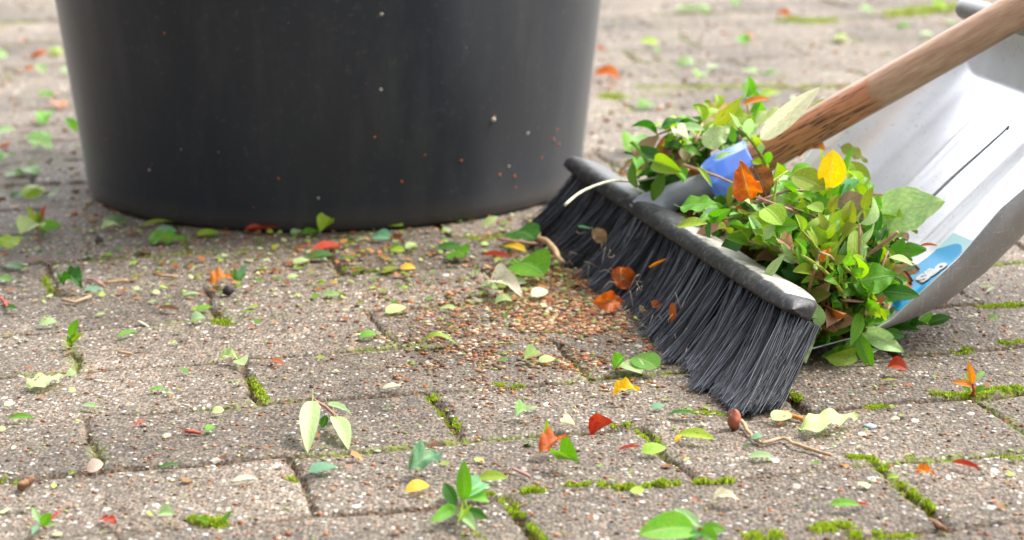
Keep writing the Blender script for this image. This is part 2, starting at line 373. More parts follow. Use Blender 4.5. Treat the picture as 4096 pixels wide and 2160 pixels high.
for _ in range(60): specks.append((rsr.uniform(300, 1440), rsr.uniform(40, 540), rsr.uniform(1.0, 2.6), rsr.random() < .5))
for _ in range(110):
    xx = rsr.uniform(250, 1440); specks.append((xx, 560 - abs(rsr.gauss(0, 30)) - abs(xx - 730) ** 2 / 9000, rsr.uniform(1.0, 2.6), rsr.random() < .6))
for (sx_, sy_, sr, pale) in specks:
    d = ray(sx_ * 1.59, sy_ * 1.59); o_ = Vector((-BX, -BY, CH)); lo, hi = 1.0, 2.4
    def f(t):
        q = o_ + d * t; return math.hypot(q.x, q.y) - (.2125 + (.121) * (max(q.z, .005) - .03))
    ok = None; t_ = 1.2
    while t_ < 2.3:
        if f(t_) < 0: ok = t_; break
        t_ += .002
    if ok is None: continue
    q = o_ + d * ok
    if q.z < .02: continue
    bv, bf = blob(sr * .00022 * 1.1)
    SV.append(bv + np.array(q)); SF.append(bf + no); no += len(bv)
    c = (.55, .50, .42) if pale else (.50, .13, .03); SC += [c] * len(bv)
me = mesh('specks', np.concatenate(SV), np.concatenate(SF)); colattr(me, 'tint', SC); tag(link('dirt_specks', me, bk, [CRUMB]), kind='stuff')
# ------------------------------------------------------------------ broom
L0 = at(531 * 4, 232 * 4); R0v = at(770 * 4, 420 * 4); A = (R0v - L0).normalized(); BL = (R0v - L0).length
PP = Vector((-A.y, A.x, 0)); PP = PP if PP.x > 0 else -PP; ZZ = Vector((0, 0, 1))
tl = math.atan2(.0255, .048); UB = PP * math.sin(tl) + ZZ * math.cos(tl); WB = PP * math.cos(tl) - ZZ * math.sin(tl)
MID = (L0 + R0v) / 2
BH = .0545
def bp(s, w, u): return MID + A * s + WB * w + UB * (BH + u)      # broom block coordinates -> world
br = bpy.data.objects.new('broom', None); COL.objects.link(br); br.location = MID
tag(br, 'wide broom with dark bristles, blue collar and split wooden handle', 'broom')
def rel(v): return np.array([tuple(Vector(p) - MID) for p in v])
# block: rounded section swept along its length
nsct, nl = 26, 90
sec = []
wb, hb = .032, .0096
for k in range(nsct):                                # section (w, u): flat bottom, straight sides, crowned top
    a = 2 * math.pi * k / nsct; ca, sa = math.cos(a), math.sin(a)
    w_ = wb / 2 + wb / 2 * math.copysign(abs(ca) ** .45, ca)
    u_ = hb * .5 + hb * .5 * math.copysign(abs(sa) ** .55, sa)
    if sa > 0: u_ += .0035 * max(0, 1 - (ca / 1.0) ** 2) ** .7 + .0045 * (w_ / wb) * min(1, sa * 4)
    sec.append((w_, u_))
BV, WORN = [], []
for i in range(nl):
    f_ = i / (nl - 1); s_ = -BL / 2 - .011 + f_ * (BL - .036)
    edge = min(f_, 1 - f_) * (BL - .036); k = 1 if edge > .026 else math.sqrt(max(.0, 1 - ((.026 - edge) / .026) ** 2)) * .65 + .35
    if f_ > .9: k *= 1 - .35 * ((f_ - .9) / .1) ** 1.5
    if i in (0, nl - 1): k = .02
    sag = -.004 * (1 - (2 * f_ - 1) ** 2) + (mnoise.noise((s_ * 14, 0, 0))) * .0008
    for (w_, u_) in sec:
        w2 = w_ * k + .004 * (1 - k); u2 = hb / 2 + (u_ - hb / 2) * (k * .6 + .4 if k > .1 else k)
        jt = mnoise.noise((s_ * 60, w_ * 90, u_ * 90)) * .0004
        BV.append(bp(s_, w2 + jt, u2 + sag * .3 + jt))
        top = max(0, min(1, (u_ - .0045 * (w_ / wb) - hb * .90) / .002)) * (1 - abs(2 * w_ / wb - 1) ** 3)
        WORN.append(top * (1.0 if .55 < f_ < .97 else .1))
bl = mesh('block', rel(BV), gridfaces(nl, nsct)); 
# close the loop of the section
f2 = [(i * nsct + nsct - 1, (i + 1) * nsct + nsct - 1, (i + 1) * nsct, i * nsct) for i in range(nl - 1)]
bl = mesh('block', rel(BV), np.concatenate([gridfaces(nl, nsct), np.array(f2)])); attr(bl, 'worn', WORN)
link('block', bl, br, [BLOCK])
# bristles: tufts of thin strands running down to the paving
rb = np.random.RandomState(11); NS = 24000; SEG = 6
tn, tr_ = 32, 5
ti = rb.randint(0, tn, NS); tj = rb.randint(0, tr_, NS)
tuft_jit = rb.randn(tn, tr_, 3) * np.array([.0035, .004, .004])
s0 = ((ti + .5) / tn - .5) * (BL - .062) - .018 + rb.randn(NS) * .0019; w0 = (tj + .5) / tr_ * (wb - .008) + .004 + rb.randn(NS) * .0014
fan = (ti / tn - .5)
s1 = s0 + rb.randn(NS) * .0030 + tuft_jit[ti, tj, 0] + fan * .070 + .007
w1 = w0 * .9 + rb.randn(NS) * .003 + tuft_jit[ti, tj, 1] - .004 - .018 * np.clip(fan * 2, 0, 1)
mid = np.array(MID); a_, p_, u_b, w_b = np.array(A), np.array(PP), np.array(UB), np.array(WB)
root = mid + s0[:, None] * a_ + w0[:, None] * w_b + u_b * (BH + .002)
tip = mid + s1[:, None] * a_ + (w1[:, None]) * p_ + np.array([0, 0, 1]) * (np.abs(rb.randn(NS)) * .0022 + .0006)[:, None]
ctl = (root + tip) / 2 + (-u_b * .008 + p_ * .0035)[None, :] + rb.randn(NS, 3) * .0016
tt = np.linspace(0, 1, SEG)[None, :, None]
Pc = root[:, None] * (1 - tt) ** 2 + 2 * ctl[:, None] * tt * (1 - tt) + tip[:, None] * tt ** 2
Pc[:, :, 2] = np.maximum(Pc[:, :, 2], .0004)
rad = (.00036 + .00022 * rb.rand(NS))[:, None] * np.linspace(1.1, .6, SEG)[None, :]
an3 = np.arange(3) * 2 * math.pi / 3
dirs = a_[None] * np.cos(an3)[:, None] + p_[None] * np.sin(an3)[:, None]
SVv = Pc[:, :, None, :] + rad[:, :, None, None] * dirs[None, None]
SVv = SVv.reshape(-1, 3) - mid
base = (np.arange(NS) * SEG * 3)[:, None, None, None]; sg = (np.arange(SEG - 1) * 3)[None, :, None, None]; kk = np.arange(3)[None, None, :, None]
k2 = (kk + 1) % 3
FF = np.concatenate([base + sg + kk, base + sg + k2, base + sg + 3 + k2, base + sg + 3 + kk], -1).reshape(-1, 4)
me = mesh('bristles', SVv, FF)
g_ = np.where(rb.rand(NS) < .25, rb.uniform(.10, .24, NS), rb.uniform(.02, .075, NS)); g_ *= (.75 + .5 * rb.rand(tn, tr_)[ti, tj])
tc_ = np.repeat(np.stack([g_ * .90, g_ * .97, g_ * 1.18], -1), SEG * 3, 0); colattr(me, 'tint', tc_)
tag(link('bristles', me, br, [BRIS]), kind='stuff')
# neck, collar and handle on one axis
NB0 = bp(-.090, wb * .55, hb + .004)
hd_far = None
pd_ = Vector((1, -.10, 0)).normalized()
def hit(P0, d1, d2, x, y):                          # point P0+s d1+t d2 seen at photo pixel x, y
    r_ = ray(x, y); n1 = r_.cross(UP).normalized(); O = Vector((0, 0, CH)); n2 = r_.cross(RT).normalized()
    a11, a12, b1 = d1.dot(n1), d2.dot(n1), (O - P0).dot(n1); a21, a22, b2 = d1.dot(n2), d2.dot(n2), (O - P0).dot(n2)
    D = a11 * a22 - a12 * a21; s_ = (b1 * a22 - a12 * b2) / D; t_ = (a11 * b2 - a21 * b1) / D
    return P0 + d1 * s_ + d2 * t_
P1 = hit(NB0, pd_, ZZ, 755 * 4, 160 * 4); P2 = hit(NB0, pd_, ZZ, 1024 * 4, 4 * 4); HD = (P2 - P1).normalized()
PJ = hit(NB0, pd_, ZZ, 715 * 4, 182 * 4)
def relp(L_): return [Vector(p) - MID for p in L_]
def cv(t, P=(NB0 - UB * .010, NB0 + UB * .006, NB0.lerp(PJ, .45), PJ)):
    q = [Vector(p) for p in P]
    while len(q) > 1: q = [q[i].lerp(q[i + 1], t) for i in range(len(q) - 1)]
    return q[0]
npts = [cv(t) for t in np.linspace(0, 1, 16)]
nr = [.018, .0172, .0155, .0138, .0122, .0106, .0098, .0094, .0092, .0091, .009, .009, .009, .009, .009, .009]
tube('neck', relp(npts), nr, NECK, br, 20)
tube('neck', relp([PJ - HD * .01, PJ + HD * .02]), [.009, .009], NECK, br, 20)
# collar: faceted (eight sided, flared at the ends)
c0 = PJ; ln = (P1 - PJ).length
cp_ = [c0 - HD * .004, c0 - HD * .0035, c0 + HD * .001, c0 + HD * .010, c0 + HD * (ln * .75), c0 + HD * (ln * .97), c0 + HD * (ln * 1.0), c0 + HD * (ln * 1.0)]
cr_ = [.0095, .0145, .0165, .0178, .0158, .0155, .0146, .0125]
cv_, cf_ = tube_arrays(relp(cp_), cr_, 9); cm = mesh('collar', cv_, cf_, False)
co_ = link('collar', cm, br, [BLUE]); bm_ = co_.modifiers.new('bevel', 'BEVEL'); bm_.width = .0007; bm_.segments = 2
# handle with UVs (u round, v in metres*10) so the grain follows its length
nh, nr_ = 120, 28; HV, HU = [], []
sx1 = HD.cross(FW).normalized(); sx2 = sx1.cross(HD).normalized()
for i in range(nh):
    l_ = i / (nh - 1) * .95; c = P1 - HD * .006 + HD * l_; bow = UP * (-.002 * math.sin(l_ * 6)) if l_ < .5 else UP * 0
    for k in range(nr_ + 1):
        a = 2 * math.pi * k / nr_ - math.pi / 2
        r_ = .0126 + .0004 * mnoise.noise((math.cos(a) * 2, math.sin(a) * 2, l_ * 9)) + .00015 * mnoise.noise((math.cos(a) * 9, math.sin(a) * 9, l_ * 25))
        HV.append(c + bow + (-sx2 * math.cos(a) + sx1 * math.sin(a)) * r_ - MID); HU.append((k / nr_, l_ * 8))
hf = gridfaces(nh, nr_ + 1); hm = mesh('handle', [tuple(v) for v in HV], hf)
uvl = hm.uv_layers.new(name='UVMap'); li = np.zeros(len(hm.loops), np.int32); hm.loops.foreach_get('vertex_index', li)
uvl.data.foreach_set('uv', np.array(HU, np.float32)[li].ravel())
link('handle', hm, br, [WOOD])
# ------------------------------------------------------------------ dustpan
PC = at(791.5 * 4, 362 * 4); PW = .27; VV = -A; QD = PP
sB = [0, .0479, .0645, .0819, .096, .110, .1373, .1545, .20, .245, .27]
zB = [.0045, .0086, .0112, .0140, .0179, .0233, .0405, .056, .097, .135, .152]
zT = [.0050, .0140, .0215, .0355, .0470, .0585, .0880, .1010, .140, .178, .192]
NSs, NT = 90, 70
def psurf(s, t):                                    # s depth in metres, t 0..1 across
    zb = float(np.interp(s, sB, zB)); zt = float(np.interp(s, sB, zT)); h = max(zt - zb, .0003)
    d = t * PW; e = min(d, PW - d); rr = .03
    if t > .5: h = max(float(np.interp(s, sB, [.0050, .0140, .0225, .037, .050, .063, .095, .1125, .137, .147, .150])) - zb, .0003)
    k = max(0, 1 - e / rr)
    z = zb + h * (1 - math.sqrt(max(0, 1 - k ** 2.2)))
    bow = -.004 * math.sin(math.pi * t) * min(1, s / .1)
    ridge = 0
    for rv, ra, rw in ((.060, .0012, .003), (.112, .0055, .0055), (.190, .0045, .0055)):
        ridge += ra * math.exp(-((d - rv) / rw) ** 2)
    ridge *= max(0, min(1, (s - .05) / .02)) * max(0, min(1, (.235 - s) / .02))
    return PC + QD * s + VV * d + ZZ * (z + bow + ridge)
def psmooth_s(i): return i / (NSs - 1) * .240
def tmap(j): 
    x = j / (NT - 1); return x
ts = np.concatenate([np.linspace(0, .11, 18, endpoint=False) ** 1.0, np.linspace(.11, .89, 54, endpoint=False), np.linspace(.89, 1, 18)])
dpan = bpy.data.objects.new('dustpan', None); COL.objects.link(dpan); dpan.location = PC
tag(dpan, 'silvery metal dustpan with raised sides, tilted up and holding leaf clippings', 'dustpan')
DV = [[psurf(psmooth_s(i), t) - PC for t in ts] for i in range(NSs)]
# back wall: continues up and slightly forward from the last row
last = DV[-1]
for k in range(1, 15):
    f_ = k / 14; row = []
    for j, t in enumerate(ts):
        p0 = last[j]; topz = .176; lift = (topz - p0.z) * f_
        bend = .006 * math.sin(f_ * math.pi / 2) - .006 * f_ ** 2
        row.append(Vector(p0) + ZZ * max(lift, 0) + QD * bend * (1 if p0.z < .19 else .6))
    DV.append(row)
DVa = np.array([tuple(v) for r in DV for v in r])
pm = mesh('pan', DVa, gridfaces(len(DV), len(ts)))
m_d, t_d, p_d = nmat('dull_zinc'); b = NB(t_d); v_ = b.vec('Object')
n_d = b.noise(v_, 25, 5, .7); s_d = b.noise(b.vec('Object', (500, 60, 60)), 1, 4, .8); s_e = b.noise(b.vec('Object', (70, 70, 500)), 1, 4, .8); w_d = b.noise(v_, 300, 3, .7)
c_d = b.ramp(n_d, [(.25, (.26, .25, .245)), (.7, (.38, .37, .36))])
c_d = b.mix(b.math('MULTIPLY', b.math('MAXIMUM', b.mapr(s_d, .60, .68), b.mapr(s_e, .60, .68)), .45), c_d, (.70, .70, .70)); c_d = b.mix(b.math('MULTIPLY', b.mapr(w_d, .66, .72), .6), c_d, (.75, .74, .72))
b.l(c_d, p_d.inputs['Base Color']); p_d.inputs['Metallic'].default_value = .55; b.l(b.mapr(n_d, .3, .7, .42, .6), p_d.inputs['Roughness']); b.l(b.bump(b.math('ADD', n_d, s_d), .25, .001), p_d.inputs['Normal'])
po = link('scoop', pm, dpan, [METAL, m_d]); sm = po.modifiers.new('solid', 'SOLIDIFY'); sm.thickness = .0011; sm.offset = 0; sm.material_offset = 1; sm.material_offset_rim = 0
top = [DV[-1][j] + QD * -.002 for j in range(0, len(ts), 3)]
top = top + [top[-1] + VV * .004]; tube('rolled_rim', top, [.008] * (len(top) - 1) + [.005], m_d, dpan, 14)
gp = DV[-1][45]
tube('grip', [gp, gp + QD * .04 + ZZ * .02, gp + QD * .10 + ZZ * .05, gp + QD * .18 + ZZ * .09], [.010, .0115, .012, .011], METAL, dpan, 14)
# sticker on the pan floor
def sfl(s, d, off=.0009): 
    p = psurf(s, d / PW); px = psurf(s + .002, d / PW) - p; py = psurf(s, d / PW + .01) - p
    n = px.cross(py).normalized(); n = n if n.z > 0 else -n
    return p + n * off
def stk(mu, mv): return mu, mv
SCx, SCy, SW_, SH_ = .121, .066, .062, .058          # centre in (s, d) metres and size
g = 24; tv = [[sfl(SCx + (i / (g - 1) - .5) * SW_, SCy + (j / (g - 1) - .5) * SH_) - PC for j in range(g)] for i in range(g)]
m_st, t_, p_st = nmat('sticker_blue'); b = NB(t_); uvn = b.n('ShaderNodeTexCoord').outputs['UV']; sx_ = b.n('ShaderNodeSeparateXYZ'); b.l(uvn, sx_.inputs[0])
wv = b.math('ADD', sx_.outputs[0], b.math('MULTIPLY', b.math('SINE', b.math('MULTIPLY', sx_.outputs[1], 7)), .07))
b.l(b.mix(b.math('GREATER_THAN', wv, .86), (.0, .40, .80), (.50, .80, .86)), p_st.inputs['Base Color']); p_st.inputs['Roughness'].default_value = .35
sm_ = mesh('sticker', [tuple(v) for r in tv for v in r], gridfaces(g, g))
ul = sm_.uv_layers.new(name='UVMap'); li = np.zeros(len(sm_.loops), np.int32); sm_.loops.foreach_get('vertex_index', li)
ul.data.foreach_set('uv', np.stack([(li // g) / (g - 1), (li % g) / (g - 1)], -1).astype(np.float32).ravel())
stk_o = link('sticker', sm_, dpan, [m_st])
m_w = mat_plain('sticker_white', (.8, .8, .8), (.85, .85, .85), .4); m_n = mat_plain('sticker_navy', (.01, .02, .12), (.012, .03, .16), .4)
def lettering(txt, off, mat, dx, dy, size):
    cu = bpy.data.curves.new('t', 'FONT'); cu.body = txt; cu.size = size; cu.resolution_u = 3; cu.offset = .0012; ob = bpy.data.objects.new('t', cu); COL.objects.link(ob)
    bpy.context.view_layer.update(); me_ = bpy.data.meshes.new_from_object(ob.evaluated_get(bpy.context.evaluated_depsgraph_get()))
    bpy.data.objects.remove(ob); import bmesh
    bm = bmesh.new(); bm.from_mesh(me_); bmesh.ops.triangulate(bm, faces=bm.faces[:])
    bmesh.ops.subdivide_edges(bm, edges=[e for e in bm.edges if e.calc_length() > .006], cuts=2, use_grid_fill=False)
    for v in bm.verts:
        x, y = v.co.x + dx, v.co.y + dy               # text runs away from the near side, reads from the open end
        q = sfl(SCx - SW_ / 2 + x * .60, SCy - SH_ / 2 + y, off) - PC; v.co = q
    me2 = bpy.data.meshes.new('lettering'); bm.to_mesh(me2); bm.free(); o = link('lettering', me2, stk_o, [mat]); return o
lettering('Süo', .0013, m_n, .0440, .0250, .019); lettering('Süo', .0017, m_w, .0455, .0265, .019)
lettering('*', .0017, m_w, .066, .003, .020)
# ------------------------------------------------------------------ leaf meshes
def leaf_mesh(name, asp=.45, tipp=1.0, fold=.2, arch=.1, twist=0, serr=0, pet=.12, wave=0, ovate=.42, ragged=0):
    nv, nu = 15, 9; V, UV = [], []
    for i in range(nv):
        t = i / (nv - 1)
        a = t ** (math.log(.5) / math.log(ovate)); w = math.sin(math.pi * min(a, 1)) ** (.75 * tipp if t > ovate else .62)
        if i in (0, nv - 1): w = .012
        if serr: w *= 1 + serr * ((i % 2) - .5)
        if ragged: w *= 1 - ragged * abs(mnoise.noise((t * 5, asp * 9, ragged * 7)))
        for j in range(nu):
            q = (j / (nu - 1) - .5) * 2; x = q * w * asp / 2
            z = arch * math.sin(math.pi * t) + fold * abs(x) + wave * asp * .35 * math.sin(t * 17 + q * 2) * abs(q)
            tw = twist * (t - .5); V.append((x * math.cos(tw), t, z + x * math.sin(tw))); UV.append((j / (nu - 1), t))
    F = list(map(tuple, gridfaces(nv, nu)))
    if pet:                                          # short stalk
        b0 = len(V); n = 4
        for k in range(3):
            for m_ in range(n):
                a = 2 * math.pi * m_ / n; V.append((.014 * math.cos(a), .03 - (pet + .03) * k / 2, .014 * math.sin(a) + .02 * k * k)); UV.append((.5, .02))
        for k in range(2):
            for m_ in range(n): F.append((b0 + k * n + m_, b0 + k * n + (m_ + 1) % n, b0 + (k + 1) * n + (m_ + 1) % n, b0 + (k + 1) * n + m_))
    me = mesh(name, V, F); ul = me.uv_layers.new(name='UVMap'); li = np.zeros(len(me.loops), np.int32); me.loops.foreach_get('vertex_index', li)
    ul.data.foreach_set('uv', np.array(UV, np.float32)[li].ravel()); me.materials.append(LEAF); return me
LM = dict(
    ov=leaf_mesh('leaf_ovate', .46, 1.0, .25, .06), nar=leaf_mesh('leaf_narrow', .27, 1.2, .35, .08), rnd=leaf_mesh('leaf_round', .68, .8, .3, .08, ovate=.5),
    brd=leaf_mesh('leaf_broad', .58, 1.25, .15, .07, wave=.25, serr=.05, ovate=.38), cup=leaf_mesh('leaf_cupped', .55, .9, .9, .14), arc=leaf_mesh('leaf_arched', .36, 1.0, -.3, .34),
    fol=leaf_mesh('leaf_folded', .6, 1.0, 2.2, .05, wave=.15), twi=leaf_mesh('leaf_twisted', .42, 1.0, .4, .10, twist=1.6, wave=.2),
    dry=leaf_mesh('leaf_crumpled', .60, .9, .9, .16, twist=1.0, wave=.55, ragged=.45), rol=leaf_mesh('leaf_rolled', .20, .8, 1.1, .03, pet=0), dwn=leaf_mesh('leaf_drooping', .44, 1.0, -.35, .16),
    shd=leaf_mesh('leaf_shred', .5, .7, .3, .1, pet=0, ragged=.9, wave=.4))
COLS = dict(green=(.14, .36, .022), dark=(.045, .17, .018), lime=(.32, .48, .035), olive=(.28, .34, .035), mint=(.36, .54, .22), teal=(.17, .38, .20), pale=(.52, .66, .28), cream=(.72, .70, .50),
            yellow=(.85, .52, .03), orange=(.62, .22, .03), rust=(.50, .13, .03), red=(.50, .06, .03), brown=(.20, .09, .035), tan=(.50, .32, .18), pink=(.45, .22, .18), purple=(.26, .17, .14))
def flatw(a, b_):                                   # how much longer a leaf is in space than it looks across the view
    d = b_ - a; v = ((a + b_) / 2 - Vector((0, 0, CH))).normalized(); return (d - v * d.dot(v)).length / max(d.length, 1e-5)
def jit(c, a=.16): 
    k = random.uniform(1 - a, 1 + a); return tuple(max(.0, min(1, x * k * random.uniform(1 - a * .4, 1 + a * .4))) for x in c)
def fmat(base, tip, nh, wf=1.0):
    Yv = tip - base; L_ = Yv.length; Yn = Yv / L_; Zn = (nh - Yn * nh.dot(Yn))
    if Zn.length < 1e-4: Zn = Yn.orthogonal()
    Zn.normalize(); Xn = Yn.cross(Zn)
    m_ = Matrix((Xn * L_ * wf, Yn * L_, Zn * L_)).transposed().to_4x4(); m_.translation = base; return m_
def leaf(base, tip, nh, kind, col, wf=1.0, spots=.15, parent=None, name='leaf', label=None, group=None, cat='leaf'):
    o = bpy.data.objects.new(name, LM[kind]); COL.objects.link(o)
    c = COLS[col] if isinstance(col, str) else col; o.color = (*jit(c), spots)
    m_ = fmat(base, tip, nh, wf)
    if parent: o.parent = parent; m_.translation = base - parent.location
    o.matrix_world = m_ if not parent else m_
    if parent: o.matrix_basis = m_
    if not parent: tag(o, label, cat, group)
    return o
def stemobj(name, pts, r0, r1, col, parent=None):
    n = len(pts); v, f = tube_arrays(pts, [r0 + (r1 - r0) * i / (n - 1) for i in range(n)], 6)
    o = link(name, mesh(name, v, f), parent, [STEM]); o.color = (*jit(COLS[col]), 1); return o
def sprig(base, dirv, nrm, length, nleaf, lsize, lcol=('green',), stem='tan', label='', group=None, kind=('ov', 'cup', 'twi'), spots=.12, name='sprig', droop=.15, zmin=None):
    root = bpy.data.objects.new(name, None); COL.objects.link(root); root.location = base; tag(root, label, 'sprig', group)
    d = dirv.normalized(); n = (nrm - d * nrm.dot(d)).normalized(); sd = d.cross(n)
    pts = []
    b1, b2 = random.uniform(-.2, .2), random.uniform(-.1, .25)
    for i in range(7):
        t = i / 6; p = d * length * t + sd * b1 * length * t * t + n * length * (b2 * math.sin(t * 2.5) * .4 - droop * t * t)
        if zmin is not None: p.z = max(p.z, zmin - base.z + .002)
        pts.append(p)
    stemobj('stem', pts, .0015, .0008, stem, root)
    for k in range(nleaf):
        t = (k + .6) / nleaf; f_ = t * 6; i = min(int(f_), 5); p = pts[i].lerp(pts[i + 1], f_ - i)
        sg = 1 if k % 2 else -1; ang = random.uniform(.5, 1.1) * (1 - .5 * t)
        if k == nleaf - 1: ang = random.uniform(-.2, .2); p = pts[-1]
        ld = (d * math.cos(ang) + sd * sg * math.sin(ang) + n * random.uniform(-.1, .45)).normalized()
        ls = lsize * random.uniform(.75, 1.15); tp = p + ld * ls
        if zmin is not None and tp.z + base.z < zmin: tp.z = zmin - base.z + random.uniform(.001, .004)
        nn = (n + sd * random.uniform(-.5, .5) + d * random.uniform(-.3, .3)).normalized()
        leaf(base + p, base + tp, nn, random.choice(kind), random.choice(lcol), random.uniform(.85, 1.15), spots * random.random() * 2, parent=root)
    return root
# ------------------------------------------------------------------ moss cushions along the joints
def moss_patch(pts, width, hgt, n):                # tiny upright blades scattered round a photo polyline laid on the ground
    V, F, C = [], [], []
    P3 = [at(x, y) for x, y in pts]
    for _ in range(int(n * 1.6)):
        i = random.randrange(len(P3) - 1); p = P3[i].lerp(P3[i + 1], random.random())
        p = p + Vector((random.gauss(0, width * .3), random.gauss(0, width * .4), 0)); clump = mnoise.noise((p.x * 160, p.y * 160, 0))
        if clump < -.25: continue
        z0 = gz(p.x, p.y) - .0005; h = .45 * hgt * random.uniform(.4, 1.1) * (1 + clump)
        a = random.uniform(0, 6.28); w = random.uniform(.0004, .0009); ln = Vector((random.gauss(0, .35), random.gauss(0, .35), 1)).normalized() * h
        sx = Vector((math.cos(a), math.sin(a), 0)) * w; b0 = len(V)
        for q in (p - sx, p + sx, p + sx * .8 + ln * .55, p - sx * .8 + ln * .55): V.append((q.x, q.y, z0 + q.z))
        V.append((p.x + ln.x, p.y + ln.y, z0 + ln.z)); V.append((p.x + ln.x + sx.x * .2, p.y + ln.y + sx.y * .2, z0 + ln.z))
        F += [(b0, b0 + 1, b0 + 2, b0 + 3), (b0 + 3, b0 + 2, b0 + 5, b0 + 4)]
        k = random.uniform(.7, 1.35); c = random.choice([(.22, .30, .03), (.42, .56, .03), (.36, .50, .02), (.46, .60, .03), (.24, .36, .02), (.50, .52, .05)])
        C += [tuple(x * k for x in c)] * 6
    return V, F, C
MV, MF, MC = [], [], []
for pts, w, h, n in [([(2265, 1940), (2420, 1938)], .004, .005, 700), ([(2460, 1960), (2560, 1968)], .004, .006, 500), ([(2580, 1955), (2710, 1938)], .004, .007, 700), ([(2790, 1938), (2925, 1932)], .004, .008, 700),
        ([(2085, 1965), (2170, 1965)], .004, .005, 350), ([(1935, 1978), (1975, 1980)], .003, .004, 150), ([(2010, 1990), (2090, 2070)], .004, .005, 600), ([(2110, 2100), (2180, 2170)], .004, .004, 350),
        ([(995, 1510), (1065, 1605)], .004, .005, 600), ([(1695, 1575), (1745, 1590)], .005, .005, 250), ([(1755, 1620), (1835, 1705)], .005, .004, 500), ([(1990, 1535), (2090, 1545)], .006, .004, 300),
        ([(2455, 1695), (2510, 1697)], .004, .005, 250), ([(2550, 1715), (2640, 1775)], .005, .004, 450), ([(3400, 1835), (3480, 1838), (3540, 1885)], .005, .004, 600), ([(3600, 1940), (3660, 1985)], .004, .005, 350),
        ([(3670, 1990), (3725, 2035)], .004, .005, 300), ([(3470, 1635), (3530, 1625)], .006, .005, 350), ([(3725, 1585), (3870, 1590), (3960, 1570), (4090, 1560)], .006, .005, 900), ([(3260, 2120), (3390, 2110)], .006, .006, 600),
        ([(3000, 2150), (3110, 2145)], .007, .006, 450), ([(3400, 2140), (3650, 2150)], .007, .005, 600), ([(3150, 1565), (3195, 1600)], .005, .005, 250), ([(3960, 1830), (4090, 1838)], .005, .003, 250),
        ([(3920, 1228), (4096, 1222)], .007, .005, 900), ([(3815, 1410), (3880, 1395)], .007, .005, 300), ([(4000, 1372), (4090, 1366)], .006, .004, 300), ([(3620, 1850), (3640, 1832)], .004, .003, 100),
        ([(860, 1290), (925, 1297)], .006, .006, 300), ([(180, 1105), (205, 1180)], .005, .005, 200), ([(770, 2085), (900, 2100)], .006, .007, 500), ([(1860, 2130), (1950, 2140)], .006, .003, 150),
        ([(1160, 1910), (1185, 1925)], .003, .005, 100), ([(1870, 955), (2000, 950)], .012, .004, 250), ([(30, 1910), (70, 1925)], .004, .004, 120), ([(1320, 1080), (1560, 1095)], .006, .004, 350),
        ([(2720, 1640), (2900, 1650)], .006, .004, 300), ([(2550, 350), (3400, 345)], .02, .006, 700), ([(3130, 80), (3320, 85)], .03, .009, 500), ([(3560, 60), (3860, 30)], .04, .012, 900), ([(2430, 385), (2470, 385)], .02, .01, 200)]:
    a, b_, c = moss_patch(pts, w, h, n); MF += [tuple(i + len(MV) for i in f) for f in b_]; MV += a; MC += c
me = mesh('moss', MV, MF, False); colattr(me, 'tint', MC); tag(link('moss', me, None, [MOSS]), 'bright green moss growing in the joints between the pavers', 'moss', kind='stuff')
# ------------------------------------------------------------------ crumbs of dry leaf and grit
CV, CF, CC = [], [], []; no = 0
bvs = [blob(1, (5, 4)) for _ in range(10)]
def crumb(x, y, r, c, flat=.55):
    global no
    v, f = random.choice(bvs); a = random.uniform(0, 6.28); ca, sa = math.cos(a), math.sin(a)
    q = np.stack([(v[:, 0] * ca - v[:, 1] * sa) * r * 1.25, (v[:, 0] * sa + v[:, 1] * ca) * r * .8, v[:, 2] * r * flat], -1)
    CV.append(q + np.array([x, y, gz(x, y) + r * flat * .5])); CF.append(f + no); no += len(v); CC.extend([c] * len(v))
ccol = [(.36, .15, .07), (.30, .13, .07), (.22, .13, .08), (.40, .28, .18), (.50, .24, .10), (.24, .10, .05), (.60, .42, .26), (.70, .60, .45), (.14, .08, .05), (.30, .36, .10), (.55, .18, .05)]
def cr(): 
    c = random.choice(ccol); k = random.uniform(.7, 1.25); return tuple(min(x * k, 1) for x in c)
for _ in range(9000):                               # band of debris swept up against the bristles
    x = random.gauss(2150, 330); y = random.gauss(1330, 105)
    if x > 2420 + (y - 1000) * .8 + 60: continue
    p = at(x, y); xa, ya = np.array([p.x]), np.array([p.y])
    if vnoise(xa, ya, 55)[0] * .6 + vnoise(xa + 5, ya, 160)[0] * .4 < random.uniform(.25, .65): continue
    crumb(p.x, p.y, random.choice([.0004, .0006, .0006, .0009, .0016]) * random.uniform(.8, 1.3), cr())
for _ in range(2500):
    p = at(random.uniform(2050, 2500), random.uniform(1080, 1330)); 
    crumb(p.x, p.y, random.uniform(.0008, .0022), cr())
for _ in range(3200):
    p = at(random.uniform(-50, 4150), random.uniform(900, 2160)); crumb(p.x, p.y, random.uniform(.0005, .0014), cr())
for _ in range(1200):
    p = at(random.uniform(-50, 4150), random.uniform(0, 900)); crumb(p.x, p.y, random.uniform(.001, .0034), cr())
for _ in range(900):                                # pale pebbles
    p = at(random.uniform(-50, 4150), random.uniform(0, 2160)); k = random.uniform(.45, .85); crumb(p.x, p.y, random.uniform(.0008, .0018), (k, k * .97, k * .93), .35)
SC_ = None
me = mesh('crumbs', np.concatenate(CV), np.concatenate(CF)); colattr(me, 'tint', CC)
tag(link('leaf_crumbs', me, None, [CRUMB]), 'rust coloured crumbs and grit strewn over the paving', 'debris', kind='stuff')
